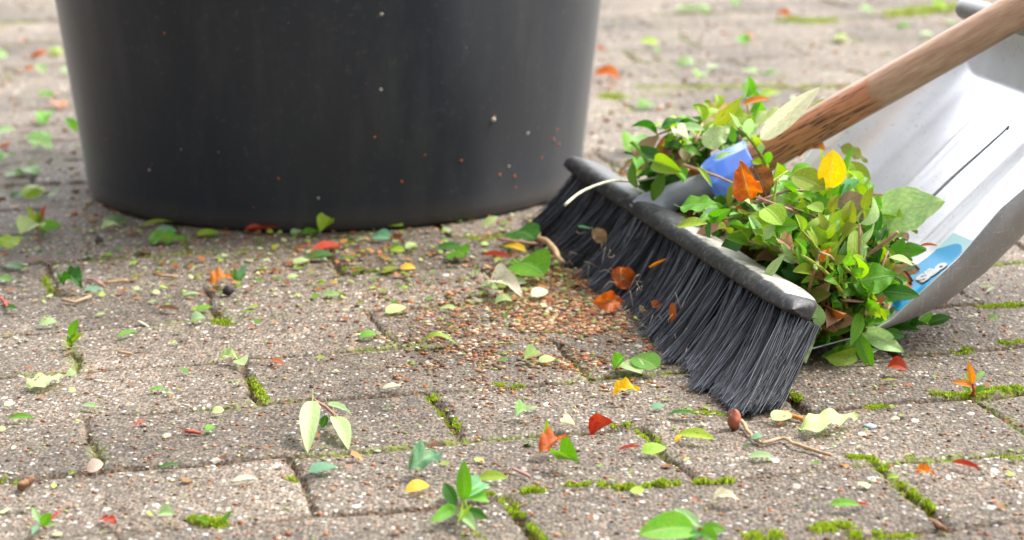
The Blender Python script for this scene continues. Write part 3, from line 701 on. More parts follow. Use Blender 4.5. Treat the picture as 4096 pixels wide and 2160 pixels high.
# torn leaf fragments too small and many to count
FV, FFc, FC = [], [], []; no = 0
for i in range(2500):
    if i < 500 or i > 1600: x, y = random.gauss(1300, 700), random.gauss(1030, 100)
    elif i < 850: x, y = random.gauss(2150, 170), random.gauss(1130, 80)
    elif i < 1150: x, y = random.uniform(-50, 4150), random.uniform(880, 2160)
    elif i < 1300: x, y = random.gauss(250, 260), random.gauss(1050, 130)
    else: x, y = random.uniform(-50, 4150), random.uniform(0, 900)
    if x > 2380 + (y - 1000) * 1.0 and x < 3300 and y > 600: continue
    p = at(x, y); l_ = random.choice([.002, .003, .003, .0045, .006]) * random.uniform(.8, 1.3); w_ = l_ * random.uniform(.25, .6); a = random.uniform(0, 6.28)
    dx, dy = Vector((math.cos(a), math.sin(a), random.uniform(-.1, .25))) * l_, Vector((-math.sin(a), math.cos(a), random.uniform(-.5, .5))) * w_
    b0 = Vector((p.x, p.y, gz(p.x, p.y) + .0012 + abs(dy.z)))
    q_ = [b0, b0 + dx * .35 + dy, b0 + dx * .35 - dy * .7, b0 + dx * .75 + dy * .6 + ZZ * l_ * .15, b0 + dx * .8 - dy * .8, b0 + dx]
    FV += [tuple(v) for v in q_]; FFc += [(no, no + 2, no + 1, no), (no + 1, no + 2, no + 4, no + 3), (no + 3, no + 4, no + 5, no + 3)]; no += 6
    c = random.choice([(.20, .36, .04), (.40, .52, .08), (.10, .22, .03), (.55, .62, .30), (.45, .15, .04), (.50, .24, .06), (.30, .12, .05), (.33, .40, .05)]); k = random.uniform(.6, 1.2); FC += [tuple(min(1, v * k) for v in c)] * 6
F3 = [(f[0], f[1], f[2]) for f in FFc] + [(f[0], f[2], f[3]) for f in FFc if f[0] != f[3]]
me = mesh('fragments', FV, F3, False); colattr(me, 'tint', FC)
tag(link('leaf_fragments', me, None, [mat_vcol('fragment', .55, .25)]), 'torn green and brown leaf fragments littering the paving', 'debris', kind='stuff')
# ------------------------------------------------------------------ single leaves on the paving: x1 y1 x2 y2 shape colour width tilt lift(mm) | label
GROUND = '''
17 712 105 714 ov mint 1 .5 4|mint green leaf by the left photo edge, level with the lower bucket side
47 799 104 783 ov dark 1 .3 3|dark green leaf below the mint leaf at the far left
85 962 172 935 cup pale 1.2 .8 8|pale yellow curled leaf beside the red stemmed seedling at left
8 1015 86 978 brd lime 1.2 1.2 10|yellow green leaf with upright stalk near the left photo edge
215 1050 100 1064 twi purple .8 .6 5|pinkish purple folded leaf behind the left joint
11 1075 94 1087 ov dark 1 .3 2|dark green leaf left of the pinkish purple leaf
-10 1128 50 1136 ov green 1.1 .6 3|green leaf cut off by the left photo edge
251 1142 331 1169 dry dark 1 .8 6|ragged dark green leaf right of the left joint
337 1180 422 1169 ov teal 1 .6 3|light green leaf lying right of the ragged dark one
22 1247 66 1252 rnd dark .9 .8 4|small dark oval leaf with reddish stalk at far left
155 1313 229 1307 rnd mint 1 .7 5|rounded light green leaf above the mossy left joint
472 1360 549 1340 rol green 1.6 .4 3|small rolled green leaf left of the centre joints
384 1269 422 1266 ov pale 1 .5 2|small pale oval leaf near the rust coloured rolled leaf
632 1247 718 1257 rol brown 1.7 .3 3|rolled red brown leaf in front of the bucket
787 1252 850 1244 ov green 1.1 .5 4|green leaf right of the rolled red brown leaf
767 1303 823 1294 cup mint 1.2 .8 5|pale mint cupped leaf beside a cushion of moss
958 1263 1027 1260 nar green .8 .2 2|narrow green leaf lying flat in front of the bucket
591 982 745 976 brd green .9 .6 6|large green leaf under a grey green one near the bucket
613 958 712 955 ov teal 1.1 .7 12|grey green leaf on top of a large green leaf by the bucket
569 915 696 902 nar olive 1 .4 3|long olive leaf close to the bucket base
398 893 519 899 nar dark 1 .3 3|long dark leaf at the left foot of the bucket
403 917 491 921 twi pale 1 .5 4|pale green leaf just below the long dark leaf by the bucket
790 957 878 946 ov lime .9 .6 4|yellow green leaf below the bucket, left of the red leaf
835 958 872 950 ov green .9 .6 3|tiny green leaf touching the yellow green leaf below the bucket
977 937 1165 930 rol red 1.1 .4 3|long rolled red leaf at the foot of the bucket
1167 947 1208 937 ov mint 1.2 .8 4|small light green leaf right of the long red leaf
1211 949 1275 939 ov green 1.1 .6 4|mid green leaf between a light and a yellow green leaf under the bucket
1280 955 1337 921 fol lime 1.2 1.0 12|upstanding yellow green cupped leaf in front of the bucket
1535 911 1612 924 ov lime 1.2 .8 6|yellow green leaf near the right part of the bucket base
1489 963 1562 978 rnd teal 1 .9 8|blue green leaf leaning on a dark brown one
1562 980 1617 990 dry brown 1 .5 4|dark brown curled leaf beneath the blue green leaf
1543 1012 1549 996 shd orange 1 .8 5|small orange leaf scrap below the blue green leaf
1566 1017 1620 1024 ov lime 1.2 .5 3|lower of two pale yellow green leaves before the broom tip
1625 1017 1674 1003 rnd pale 1 .9 7|upper of two pale yellow green leaves before the broom tip
1363 1005 1244 1029 nar red 1.3 .5 4|long red leaf with a green one below it
1206 1003 1255 1000 shd rust 1 .6 4|small rust leaf scrap left of the long red leaf
1229 1052 1337 1040 ov dark 1 .6 7|dark green leaf overlapping a lime one
1175 1068 1239 1056 ov pale 1.1 .6 4|lime leaf peeping out under the dark green leaf
1363 1052 1425 1055 nar green .9 .3 3|thin green leaf right of the lime leaf
1752 1006 1852 1011 ov dark 1 .5 4|dark green leaf left of the broom's swept pile
1816 1042 1866 1062 brd green 1.5 1.4 12|broad mid green leaf at the front of the dark green leaf
1930 972 1994 874 ov pale .8 1.5 55|pale green leaf standing upright near the broom tip
2012 1006 2106 1029 nar yellow 1.2 .8 6|yellow orange leaf next to the broom bristles
1930 1037 2038 1044 rol red 1.6 .4 4|flat red leaf left of the yellow orange leaf
2056 965 2150 1000 brd dark 1.1 1.2 14|large dark green leaf against the far bristles
2069 1100 2178 1150 rnd green 1.2 1.5 18|large round green leaf propped beside the bristles
1958 1150 2095 1222 twi cream .7 .8 6|cream and green twisted leaf at the sweeping edge
2100 1066 2192 1096 ov mint 1.1 1.0 8|pale mint leaf behind the large round green leaf
2028 1063 2092 1075 ov green 1 .6 4|small green leaf between red leaf and mint leaf
2020 1142 2106 1152 ov cream 1.1 .7 5|cream green leaf just above the twisted cream leaf
1922 1156 1990 1172 nar mint 1.2 .4 4|mint sliver left of the cream green leaves
1980 1225 2050 1222 cup pale 1 .5 4|pale green cup below the cream twisted leaf
2130 1205 2190 1185 ov cream 1 .9 8|cream leaf close to the bristle edge
1543 1261 1626 1243 ov pale .9 .6 3|pale leaf lying alone below the bucket centre
1762 1241 1827 1249 nar pale 1.4 .6 3|pale leaf right of the lone pale leaf below the bucket
1438 1369 1506 1360 rnd green .9 .9 6|green leaf with a bit of brown stick beside it
1670 1392 1829 1393 arc lime .9 .1 3|arched yellow green leaf casting a dark shadow
2095 1460 2155 1445 fol pale .9 .9 6|left leaf of the pale green pair in the crumb field
2155 1462 2222 1452 ov pale 1 .8 4|right leaf of the pale green pair in the crumb field
1536 1109 1600 1088 ov olive .9 .6 3|olive leaf beside a round yellow one
1600 1097 1662 1094 rnd yellow .9 1.0 6|round yellow leaf beside the olive leaf
1268 1150 1302 1151 rnd lime .9 1.6 6|small round lime leaf in mid paving
1319 1145 1354 1145 rnd yellow .8 .8 3|small orange yellow leaf right of the round lime leaf
1293 1193 1360 1196 ov mint 1 .8 4|light green leaf below the round lime leaf
1605 1181 1637 1222 nar lime 1.3 1.5 8|curved yellow green leaf left of the sweepings
1152 1122 1194 1120 ov pale 1.2 .8 4|pale green leaf scrap in mid paving
125 1577 254 1527 brd pale .8 .8 5|broad light green leaf with reddish edge in the left foreground
266 1521 304 1512 rnd mint 1.1 1.4 6|heart shaped green leaf with a red stalk, upper of two
274 1588 305 1582 rnd pale 1.1 1.4 6|heart shaped green leaf, lower of two
19 1642 64 1632 ov cream 1.3 .9 5|small cream leaf at the left photo edge
35 1690 142 1692 nar green 1 .8 4|blunt green leaf lying under the small cream leaf
332 1640 392 1650 nar mint 1.3 .7 4|bluish mint leaf at a joint in the left foreground
595 1580 672 1572 nar green 1 .5 3|thin green leaf near a pale sliver
656 1587 698 1588 nar pale 1 .4 2|pale sliver right of the thin green leaf
850 1670 896 1662 rnd pale 1.1 1.5 6|small heart shaped pale leaf left of the three leaved sprig
535 1718 583 1705 shd red 1 .6 3|small red leaf scrap in the left foreground
880 1452 962 1456 dry pale 1.1 .7 5|pale ragged leaf at the head of a mossy joint
958 1455 980 1482 ov pale 1 1.2 5|small pale leaf hanging off the ragged one
1079 1458 1137 1473 nar rust 1.2 .6 3|thin rust red leaf in centre paving
826 1745 856 1730 rnd green 1 1.4 6|small green leaf beside a red stalk
636 1882 729 1877 nar dark .9 .3 3|dark green leaf in the lower left paving
929 1939 1034 1933 nar cream 1 .5 3|cream leaf sliver right of the dark green leaf
1239 1907 1350 1887 ov teal 1 .7 4|bluish oval leaf in the centre foreground
274 1905 300 1907 rnd lime .9 1.0 3|tiny lime leaf next to the peach petal
636 2085 698 2094 cup mint 1.3 1.0 8|blurred mint leaf near the bottom edge
402 2093 468 2115 shd red 1.2 .5 4|blurred red leaf scrap at the bottom edge
272 2095 292 2090 shd red 1.3 1 6|blurred pink red scrap in the lower left corner
1640 1928 1748 1885 dry teal 1.2 1.3 18|crumpled grey green leaf behind the orange yellow one
1623 1992 1716 1968 rnd yellow .8 1.0 6|orange yellow leaf left of the big foreground sprig
1916 1938 2032 1940 ov lime .8 1.2 6|blunt yellow green leaf with a red patch
2232 1872 2316 1900 fol green 1.2 .7 14|dark folded triangular green leaf in the foreground
2161 1849 2265 1814 dry rust 1 .9 14|crumpled rust red leaf behind the folded green leaf
2362 1724 2452 1710 fol red .4 .5 4|dark red folded leaf at a joint
2251 1711 2301 1722 fol cream .9 .8 4|small cream leaf left of the dark red folded leaf
2063 1686 2108 1668 fol mint 1.2 1.1 8|mint leaf folded upward in the centre foreground
2101 1648 2160 1645 nar mint 1 .5 2|mint sliver above the folded mint leaf
2452 1608 2560 1612 dry yellow 1 .9 16|curled orange yellow leaf beside the dark bristle shadow
2607 1645 2660 1637 ov teal 1.1 .6 3|small bluish leaf right of the curled yellow leaf
2672 1669 2780 1673 nar dark .9 .3 3|long dark green sliver below the bristles
2568 1828 2664 1814 ov lime 1 .9 5|serrated green leaf at the cracked joint
2700 1838 2722 1752 dry yellow .9 1.5 45|straw coloured crumpled leaf standing in the joint
2716 1768 2862 1792 nar lime 1.1 .8 8|long green leaf right of the straw coloured leaf
2476 1811 2564 1804 rol red 1 .4 3|pinkish red sliver left of the serrated leaf
2456 1500 2494 1470 fol green 1.1 1 14|green leaf standing left of the bristles
2482 1475 2566 1518 ov pale 1 .9 6|pale leaf touching a dark one beside the bristles
2628 1510 2530 1472 ov green 1.1 1.2 14|dark green leaf with its tip under the bristles
1530 1567 1608 1559 nar cream 1.1 .5 3|cream sliver above a mossy joint
1721 1790 1749 1792 shd red 1 .5 3|tiny red scrap beside the centre joint
2248 2004 2276 2004 shd red 1 .5 3|tiny red scrap in the blurred foreground
3209 1750 3434 1703 brd pale .5 .8 10|large pale green leaf lying right of the broom
3004 1781 3052 1775 rnd teal 1 .6 8|small dark blue green leaf under the thin twig
2995 1843 3094 1851 ov mint .9 .6 4|light green leaf below the thin twig
3093 1705 3163 1680 ov pale 1.2 .7 6|lime leaf under the corner of the bristles
3110 1712 3136 1708 shd red 1 .5 3|tiny red scrap under the lime leaf
3548 1497 3628 1512 cup red 1.2 .9 9|glossy dark red curled leaf right of the broom
3529 1543 3590 1539 nar olive .9 .4 3|thin olive leaf below the dark red curled leaf
3662 1920 3740 1932 dry orange .9 .8 8|crumpled orange leaf right of the mossy joint
3806 1876 3920 1906 rol red 1.2 .5 5|long bright red leaf near the right photo edge
2852 2015 2960 2044 twi cream .9 1 10|cream twisted leaf in the blurred foreground
3318 2052 3444 2056 nar green 1.1 .8 8|blurred green leaf near the bottom right
3396 2045 3476 2040 rol red .9 .4 4|thin red sliver behind the blurred green leaf
3551 1930 3596 1930 rnd lime .8 1.0 4|small lime leaf left of the mossy joint
3560 1696 3600 1694 rnd cream .8 .8 3|small cream leaf on the right hand paver
3948 1288 3998 1292 brd mint 1 1.2 5|pale mint leaf lying beyond the dustpan
3610 1560 3650 1558 shd rust 1 .5 3|tiny rust scrap right of the olive leaf
1900 1760 1925 1757 shd orange .9 .5 3|tiny orange scrap right of the centre joint
340 1890 400 1893 shd rust .9 .3 2|rust leaf scrap under the peach petal'''
def gleaf(x1, y1, x2, y2, kind, col, wf, tilt, lift, label, spots=.12, cat='leaf', name='leaf', group=None):
    a = at(x1, y1); b_ = at(x2, y2)
    if tilt >= 1.4 and abs(y2 - y1) > abs(x2 - x1): b_ = atY(x2, y2, a.y + .004)      # stands up
    else:
        w_ = abs(x2 - x1) / 4 / FPX * a.y
        if (b_ - a).length > 1.7 * w_ + .006: b_ = atY(x2, y2, a.y + (.7 * w_ + .004) * (1 if y2 < y1 else -1))
        if b_.z < .001: b_ = at(x2, y2)
        b_.z += lift * .0004
    a.z = gz(a.x, a.y) + .0012 + lift * .0002; b_.z += .0014
    L_ = (b_ - a).length
    nh = ZZ + Vector((random.uniform(-.25, .25), -tilt * .5, 0))
    a.z += .18 * L_ * wf * min(tilt, 1.2) * .3
    if b_.z < a.z: b_.z = a.z
    return leaf(a, b_, nh, kind, col, wf, spots, label=label, cat=cat, name=name, group=group)
DRYK = ('rust', 'red', 'brown', 'orange', 'yellow')
for ln_ in GROUND.strip().split('\n'):
    d_, lab = ln_.split('|')
    if not lab: continue
    q = d_.split(); x1, y1, x2, y2 = map(float, q[:4])
    wf = float(q[6])
    if q[4] in ('ov', 'brd', 'nar', 'cup'): wf *= 1.3
    gleaf(x1, y1, x2, y2, q[4], q[5], wf, float(q[7]), float(q[8]), lab, spots=random.choice([.05, .2, .35, .5]) if q[5] not in DRYK else .2,
          name='dry_leaf' if q[5] in DRYK and q[5] != 'yellow' else 'leaf')
o = gleaf(348, 1890, 416, 1888, 'rnd', (.85, .66, .50), 1.4, 1.2, 8, 'round peach coloured petal at a joint in the left foreground', 0, 'petal', 'petal')
# small seed capsule / pebble / lumps
def lump(name, p, r, col, label, cat, sc=(1, 1, 1)):
    v, f = blob(r, (12, 9)); v = v * np.array(sc); me = mesh(name, v, f); o = link(name, me, None, [STEM]); o.color = (*(COLS[col] if isinstance(col, str) else col), 1)
    o.location = p; tag(o, label, cat); return o
lump('pebble', at(3480, 1712) + ZZ * .001, .0035, (.30, .36, .42), 'smooth blue grey pebble right of the large pale leaf', 'pebble', (1.2, 1, .4))
lump('bud', at(2936, 1722) + ZZ * .006, .0046, (.34, .10, .05), 'red brown bud lying in front of the bristles', 'bud', (.8, .9, 1.3))
lump('seed', at(912, 1185) + ZZ * .004, .0040, (.03, .02, .018), 'dark round seed under an orange leaf scrap', 'seed', (1, 1, .9))
lump('seed', at(395, 975) + ZZ * .002, .0036, (.04, .025, .03), 'dark purple berry lying left of the bucket', 'berry')
lump('seed', at(578, 1020) + ZZ * .002, .0042, (.16, .09, .05), 'brown flattened seed near the large green leaf', 'seed', (1.3, 1, .6))
gleaf(842, 1163, 932, 1150, 'dry', 'orange', 1.2, .9, 14, 'orange curled leaf scrap over the dark round seed', .1, name='dry_leaf')
gleaf(731, 1194, 805, 1190, 'nar', 'mint', 1.2, .5, 3, 'pale green leaf left of the orange curled scrap', .1)
gleaf(930, 1162, 976, 1160, 'rol', 'green', 1.4, .4, 3, 'green leaf stub right of the orange curled scrap', .1)
def gtwig(px, r, col, label, z=.002, name='twig'):
    pts = [at(x, y) for x, y in px]; P = []
    for p in pts: p.z = gz(p.x, p.y) + r + z * random.uniform(.3, 1)
    for i in range(len(pts) - 1):
        for k in range(4): P.append(pts[i].lerp(pts[i + 1], k / 4) + Vector((random.gauss(0, r * .3), random.gauss(0, r * .3), 0)))
    P.append(pts[-1]); root = P[0]
    v, f = tube_arrays([p - root for p in P], [r * random.uniform(.8, 1.15) for _ in P], 7)
    o = link(name, mesh(name, v, f), None, [STEM]); o.location = root; o.color = (*COLS[col], 1); tag(o, label, 'twig'); return o
gtwig([(2966, 1705), (3014, 1770), (3052, 1792), (3134, 1770), (3188, 1802), (3260, 1822), (3323, 1848)], .0011, 'tan', 'thin bent twig lying in front of the large pale leaf')
gtwig([(3092, 1667), (3140, 1672), (3210, 1695)], .0014, 'orange', 'short orange stem at the corner of the bristles')
gtwig([(417, 1138), (513, 1131)], .0013, 'tan', 'straight tan twig in front of the bucket')
gtwig([(635, 1112), (712, 1117)], .0013, 'tan', 'short tan twig with a dark red scrap at its end')
gtwig([(248, 1213), (300, 1218), (364, 1197)], .0011, 'tan', 'curved tan twig right of the left joint')
gtwig([(82, 1968), (105, 1945), (130, 1932)], .0022, 'brown', 'short brown twig in the lower left foreground')
gtwig([(552, 1296), (614, 1296)], .0010, 'cream', 'pale straw lying on the left pavers')
gtwig([(2120, 938), (2150, 985), (2190, 1035), (2252, 1092)], .0024, 'tan', 'pinkish brown twig leaning at the bristles', .012)
gtwig([(1995, 1004), (2060, 1010), (2170, 1006)], .0011, 'pink', 'thin pinkish twig crossing the thicker one', .010)
gtwig([(745, 1741), (804, 1747)], .0010, 'red', 'red stalk lying left of a small green leaf')
gtwig([(2050, 1895), (2120, 1926)], .0009, 'pink', 'fine pink straw behind the foreground sprig')
gtwig([(472, 1418), (530, 1421)], .0010, 'tan', 'fine straw on the left middle paver')
gtwig([(343, 1113), (380, 1128), (418, 1146)], .0010, 'pink', 'fine pink twig left of the straight tan twig')
gtwig([(5, 1205), (22, 1222), (28, 1240)], .0010, 'red', 'red stalk beside the small dark oval leaf')
gtwig([(3480 + 240, 2060), (3780, 2140)], .0016, 'brown', 'brown straw lying in the joint at lower right')
# sprigs and seedlings on the paving
def gsprig(base, leaves, stem, label, name='sprig', scol='pink', cat='sprig', r=.0011):
    b0 = base; root = bpy.data.objects.new(name, None); COL.objects.link(root); root.location = b0; tag(root, label, cat)
    stemobj('stem', [p - b0 for p in stem], r, r * .7, scol, root)
    for (a, b_, kind, col, wf, nh, sp) in leaves: leaf(a, b_, nh, kind, col, wf * max(.45, flatw(a, b_)) , sp, parent=root)
    return root
CAMV = Vector((0, -1, .35)).normalized()
b0 = at(1400, 1711); Yg = b0.y
q = lambda x, y, dy=0: atY(x, y, Yg + dy)
tp = at(1242, 1640); tp = atY(1242, 1591, b0.y + .0)
gsprig(b0, [(q(1250, 1603, -.002), atY(1231, 1812, at(1231, 1812).y), 'ov', 'pale', .85, CAMV, .0), (q(1337, 1667, -.002), atY(1393, 1798, at(1393, 1798).y), 'ov', 'pale', 1.1, CAMV + Vector((.3, 0, 0)), 0),
            (q(1308, 1618, .004), q(1408, 1662, .02), 'ov', 'mint', .8, ZZ + CAMV, 0), (q(1306, 1662), q(1286, 1712, 0), 'ov', 'dark', 1.3, CAMV, 0)],
       [q(1400, 1708, 0), q(1345, 1665), q(1300, 1625), q(1270, 1608), q(1240, 1590)], 'sprig of long pale leaves with a pink stem in the left foreground')
def fan(base, lst, label, scol, name='sprig', cat='sprig', r=.0012):
    b0 = at(*base); Y0 = b0.y; L_ = []
    for (x1, y1, x2, y2, dy, kind, col, wf, sp) in lst:
        a = atY(x1, y1, Y0); b_ = atY(x2, y2, Y0 + dy); g_ = gz(b_.x, b_.y)
        if b_.z < g_ + .003: b_ = at(x2, y2); b_.z = .003
        L_.append((a, b_, kind, col, wf, CAMV + ZZ * .3 + Vector((random.uniform(-.3, .3), 0, 0)), sp))
    c = atY(lst[0][0], lst[0][1], Y0)
    return gsprig(b0, L_, [b0 + ZZ * .001, b0.lerp(c, .5) + Vector((.001, 0, 0)), c], label, name, scol, cat, r)
fan((1862, 2075), [(1856, 2000, 1855, 1838, .0, 'ov', 'green', .85, 0), (1824, 2022, 1776, 1930, .01, 'ov', 'dark', 1.1, 0), (1824, 2030, 1720, 2092, -.02, 'ov', 'green', 1.0, 0),
    (1838, 2055, 1904, 2122, -.03, 'ov', 'mint', 1.0, 0), (1867, 2040, 1952, 2078, -.01, 'ov', 'dark', 1.0, 0), (1862, 1993, 1948, 2018, .02, 'rnd', 'green', 1.1, 0), (1850, 2040, 1830, 2095, -.02, 'cup', 'lime', 1, 0),
    (1862, 1990, 1930, 1930, .03, 'rnd', 'teal', 1.0, 0)], 'big fresh green sprig standing in the centre foreground', 'olive')
fan((3887, 1592), [(3892, 1535, 3872, 1440, 0, 'nar', 'orange', 1.2, .2), (3887, 1542, 3804, 1529, -.01, 'nar', 'orange', 1.4, .2), (3880, 1560, 3848, 1548, 0, 'rnd', 'green', 1, 0), (3898, 1566, 3944, 1543, 0, 'ov', 'green', 1, 0),
    (3905, 1520, 3938, 1486, .01, 'ov', 'green', 1, 0), (3880, 1530, 3862, 1495, .01, 'ov', 'green', 1, 0)], 'small seedling with orange and green leaves growing in the right hand joint', 'red', 'seedling', 'seedling')
fan((282, 1392), [(283, 1350, 312, 1276, 0, 'ov', 'green', 1.2, 0), (285, 1370, 332, 1335, 0, 'cup', 'lime', 1, .1), (278, 1375, 270, 1340, 0, 'ov', 'green', 1, 0), (280, 1385, 262, 1372, -.01, 'ov', 'lime', 1, 0)],
    'green weed growing out of the left joint', 'olive', 'seedling', 'weed')
fan((2190, 1750), [(2188, 1746, 2188, 1674, 0, 'nar', 'lime', 1.1, .2), (2190, 1748, 2215, 1736, 0, 'nar', 'green', 1.3, 0), (2186, 1748, 2170, 1735, 0, 'nar', 'green', 1, .1)], 'tiny upright seedling with one yellow green leaf', 'red', 'seedling', 'seedling', .0008)
fan((145, 920), [(150, 905, 60, 918, 0, 'ov', 'green', 1, 0), (150, 905, 105, 820, 0, 'nar', 'olive', 1, .1), (155, 900, 185, 815, .01, 'nar', 'red', .8, 0), (150, 908, 245, 915, 0, 'ov', 'green', 1.1, 0), (152, 895, 160, 845, 0, 'ov', 'green', 1.1, 0), (150, 905, 120, 870, 0, 'ov', 'green', 1.1, 0)],
    'red stemmed seedling growing left of the bucket', 'red', 'seedling', 'seedling')
fan((950, 1130), [(945, 1120, 990, 1055, 0, 'nar', 'teal', 1.2, 0), (945, 1125, 985, 1095, 0, 'ov', 'green', 1, 0), (942, 1122, 935, 1070, 0, 'ov', 'green', 1, 0), (940, 1128, 900, 1118, 0, 'nar', 'pink', 1, 0)], 'small green weed in mid paving in front of the bucket', 'olive', 'seedling', 'weed')
fan((180, 2120), [(165, 2100, 205, 2052, 0, 'rnd', 'green', 1, 0), (160, 2090, 130, 2028, .01, 'nar', 'mint', 1.5, 0), (165, 2105, 235, 2118, 0, 'nar', 'mint', 1, 0), (170, 2110, 130, 2140, -.02, 'ov', 'teal', 1, 0), (180, 2100, 255, 2040, .01, 'nar', 'red', .5, 0)],
    'blurred green sprig with red stem in the bottom left corner', 'red')
fan((2790, 2150), [(2800, 2110, 2695, 2034, .02, 'nar', 'mint', 1.2, 0), (2780, 2120, 2552, 2140, -.03, 'rnd', 'green', .8, 0), (2810, 2110, 2900, 2142, 0, 'ov', 'green', 1.2, 0), (2800, 2130, 2750, 2170, -.02, 'ov', 'dark', 1.2, 0), (2800, 2120, 2870, 2180, -.01, 'rnd', 'green', 1, 0)],
    'blurred green sprig cut off by the bottom edge', 'red')
fan((880, 2095), [(885, 2090, 935, 2038, 0, 'nar', 'green', 1, 0), (850, 2095, 780, 2068, 0, 'nar', 'green', 1, 0), (850, 2098, 860, 2070, 0, 'nar', 'lime', 1, 0)], 'tuft of blurred weed in a joint near the bottom edge', 'olive', 'seedling', 'weed')
fan((310, 520), [(312, 520, 262, 470, 0, 'ov', 'green', 1.2, 0), (312, 520, 322, 490, 0, 'nar', 'yellow', 1.2, 0)], 'blurred green leaf pair touching the left side of the bucket', 'olive')
# ------------------------------------------------------------------ far, blurred leaves
FARL = dict(green='small green leaf far back on the blurred paving', lime='yellow green leaf far back on the blurred paving', orange='orange dry leaf far back on the blurred paving', mint='pale leaf far back on the blurred paving', rust='rust brown leaf far back on the blurred paving')
rf = random.Random(21)
for k in range(60):
    if k < 26: x, y = rf.uniform(-60, 330), rf.uniform(10, 900)
    elif k < 48: x, y = rf.uniform(2330, 3300), rf.uniform(20, 640)
    else: x, y = rf.uniform(2600, 3900), rf.uniform(0, 200)
    if k < 26 and x > 230 + y * .12: continue
    c = rf.choice(['green', 'green', 'lime', 'mint', 'mint', 'mint', 'green', 'rust']); a = at(x, y); an_ = rf.uniform(0, 6.28); l_ = rf.uniform(.016, .032)
    b_ = a + Vector((math.cos(an_), math.sin(an_), rf.uniform(0, .3))) * l_
    leaf(a + ZZ * .003, b_ + ZZ * .003, ZZ + Vector((rf.uniform(-.4, .4), -rf.uniform(0, .8), 0)), rf.choice(['ov', 'rnd', 'cup', 'twi', 'dwn']), c, 1.2, .1, label=FARL[c], group='leaves scattered far back on the paving')
# ------------------------------------------------------------------ the heap of clippings on the pan and at its lip
def W3(s, d, z=0): return PC + QD * s + VV * d + ZZ * z
ELL = [(W3(.020, .105, .0), .082, .105, .092), (W3(.010, .245, .0), .085, .075, .112), (W3(-.035, .225, .0), .060, .06, .068), (W3(.075, .06, .03), .045, .06, .045), (W3(.024, .022, .018), .030, .030, .042)]
def ell_pt(k, rr, u, v):                            # u azimuth, v elevation
    c, a_, b_, h_ = ELL[k]
    return c + (QD * math.cos(u) * math.cos(v) * a_ + VV * math.sin(u) * math.cos(v) * b_ + ZZ * math.sin(v) * h_) * rr
def ell_n(k, u, v):
    c, a_, b_, h_ = ELL[k]; return (QD * math.cos(u) * math.cos(v) / a_ + VV * math.sin(u) * math.cos(v) / b_ + ZZ * math.sin(v) / h_).normalized()
def inside_block(p):                                 # keep clear of broom block, bristles and neck
    d = p - MID; s_ = d.dot(A); w_ = d.dot(WB); u_ = d.dot(UB)
    return abs(s_) < BL / 2 + .015 and w_ < wb + .006 and u_ < BH + .026
def near_axis(p, r):
    t = max(-.03, min(.5, (p - P1).dot(HD))); return (p - (P1 + HD * t)).length < r or (p - NB0).length < r + .01 or (p - PJ).length < r + .006 or (p - NB0.lerp(PJ, .5)).length < r
def pan_z(p):
    s = (p - PC).dot(QD); d = (p - PC).dot(VV)
    if s < 0 or d < 0 or d > PW or s > .26: return 0
    return psurf(s, d / PW).z
rh = random.Random(4)
def clearpan(p, m=0):                                # outside the heap's outline over the shiny pan
    d = p - Vector((0, 0, CH)); z = d.dot(FW); x = 512 + FPX * d.dot(RT) / z; y = 270 - FPX * d.dot(UP) / z
    if y > 343 - (x - 790) * .2 - m * .6 or x < 625 + m or (x < 655 and y < 150) or (y < 128 and x < 690): return True
    if p.y < 1.645:                                  # keep neck, collar and handle in sight
        for (x0, y0), (x1, y1), w in (((640, 222), (722, 176), 17), ((715, 182), (762, 156), 20), ((755, 160), (1024, 5), 17)):
            dx, dy = x1 - x0, y1 - y0; t = max(0, min(1, ((x - x0) * dx + (y - y0) * dy) / (dx * dx + dy * dy)))
            if math.hypot(x - x0 - t * dx, y - y0 - t * dy) < w + m * .9: return True
    return x > 902 - m or (x > 880 - m and y < 200) or (y < 150 and x > 826 - m)
# inner mass: one object
FV, FFc, FC = [], [], []; no = 0
lv0, lf0 = [], gridfaces(5, 3)
for i in range(5):
    for j in range(3): t = i / 4; lv0.append(((j - 1) * .25 * math.sin(math.pi * min(max(t, .06), .94)), t, .1 * math.sin(math.pi * t) + .1 * abs(j - 1)))
lv0 = np.array(lv0)
for _ in range(4600):
    k = rh.choice([0, 0, 0, 1, 1, 1, 2, 3, 4]); u, v = rh.uniform(0, 6.28), math.asin(rh.uniform(0, 1)); p = ell_pt(k, rh.uniform(.35, .90) , u, v)
    if inside_block(p) or near_axis(p, .020) or clearpan(p, 8): continue
    p.z = max(p.z, pan_z(p) + .003)
    dv = Vector((rh.gauss(0, 1), rh.gauss(0, 1), rh.gauss(0, .6))).normalized(); nn = (ell_n(k, u, v) + Vector((rh.gauss(0, .6), rh.gauss(0, .6), rh.gauss(0, .6)))).normalized()
    m_ = np.array(fmat(p, p + dv * rh.uniform(.012, .026), nn)); q_ = lv0 @ m_[:3, :3].T + m_[:3, 3]; q_[:, 2] = np.maximum(q_[:, 2], .002)
    FV.append(q_); FFc.append(lf0 + no); no += 15; c = jit(COLS[rh.choice(['green', 'dark', 'dark', 'green', 'olive', 'brown', 'rust', 'tan'])], .3); FC += [c] * 15
LITT = mat_vcol('clipping_mass', .55, .25)
me = mesh('clippings', np.concatenate(FV), np.concatenate(FFc)); colattr(me, 'tint', FC)
tag(link('clippings', me, None, [LITT]), 'dense mass of hedge clippings inside the heap on the dustpan', 'clippings', kind='stuff')
GRP = 'clippings heaped on the dustpan'
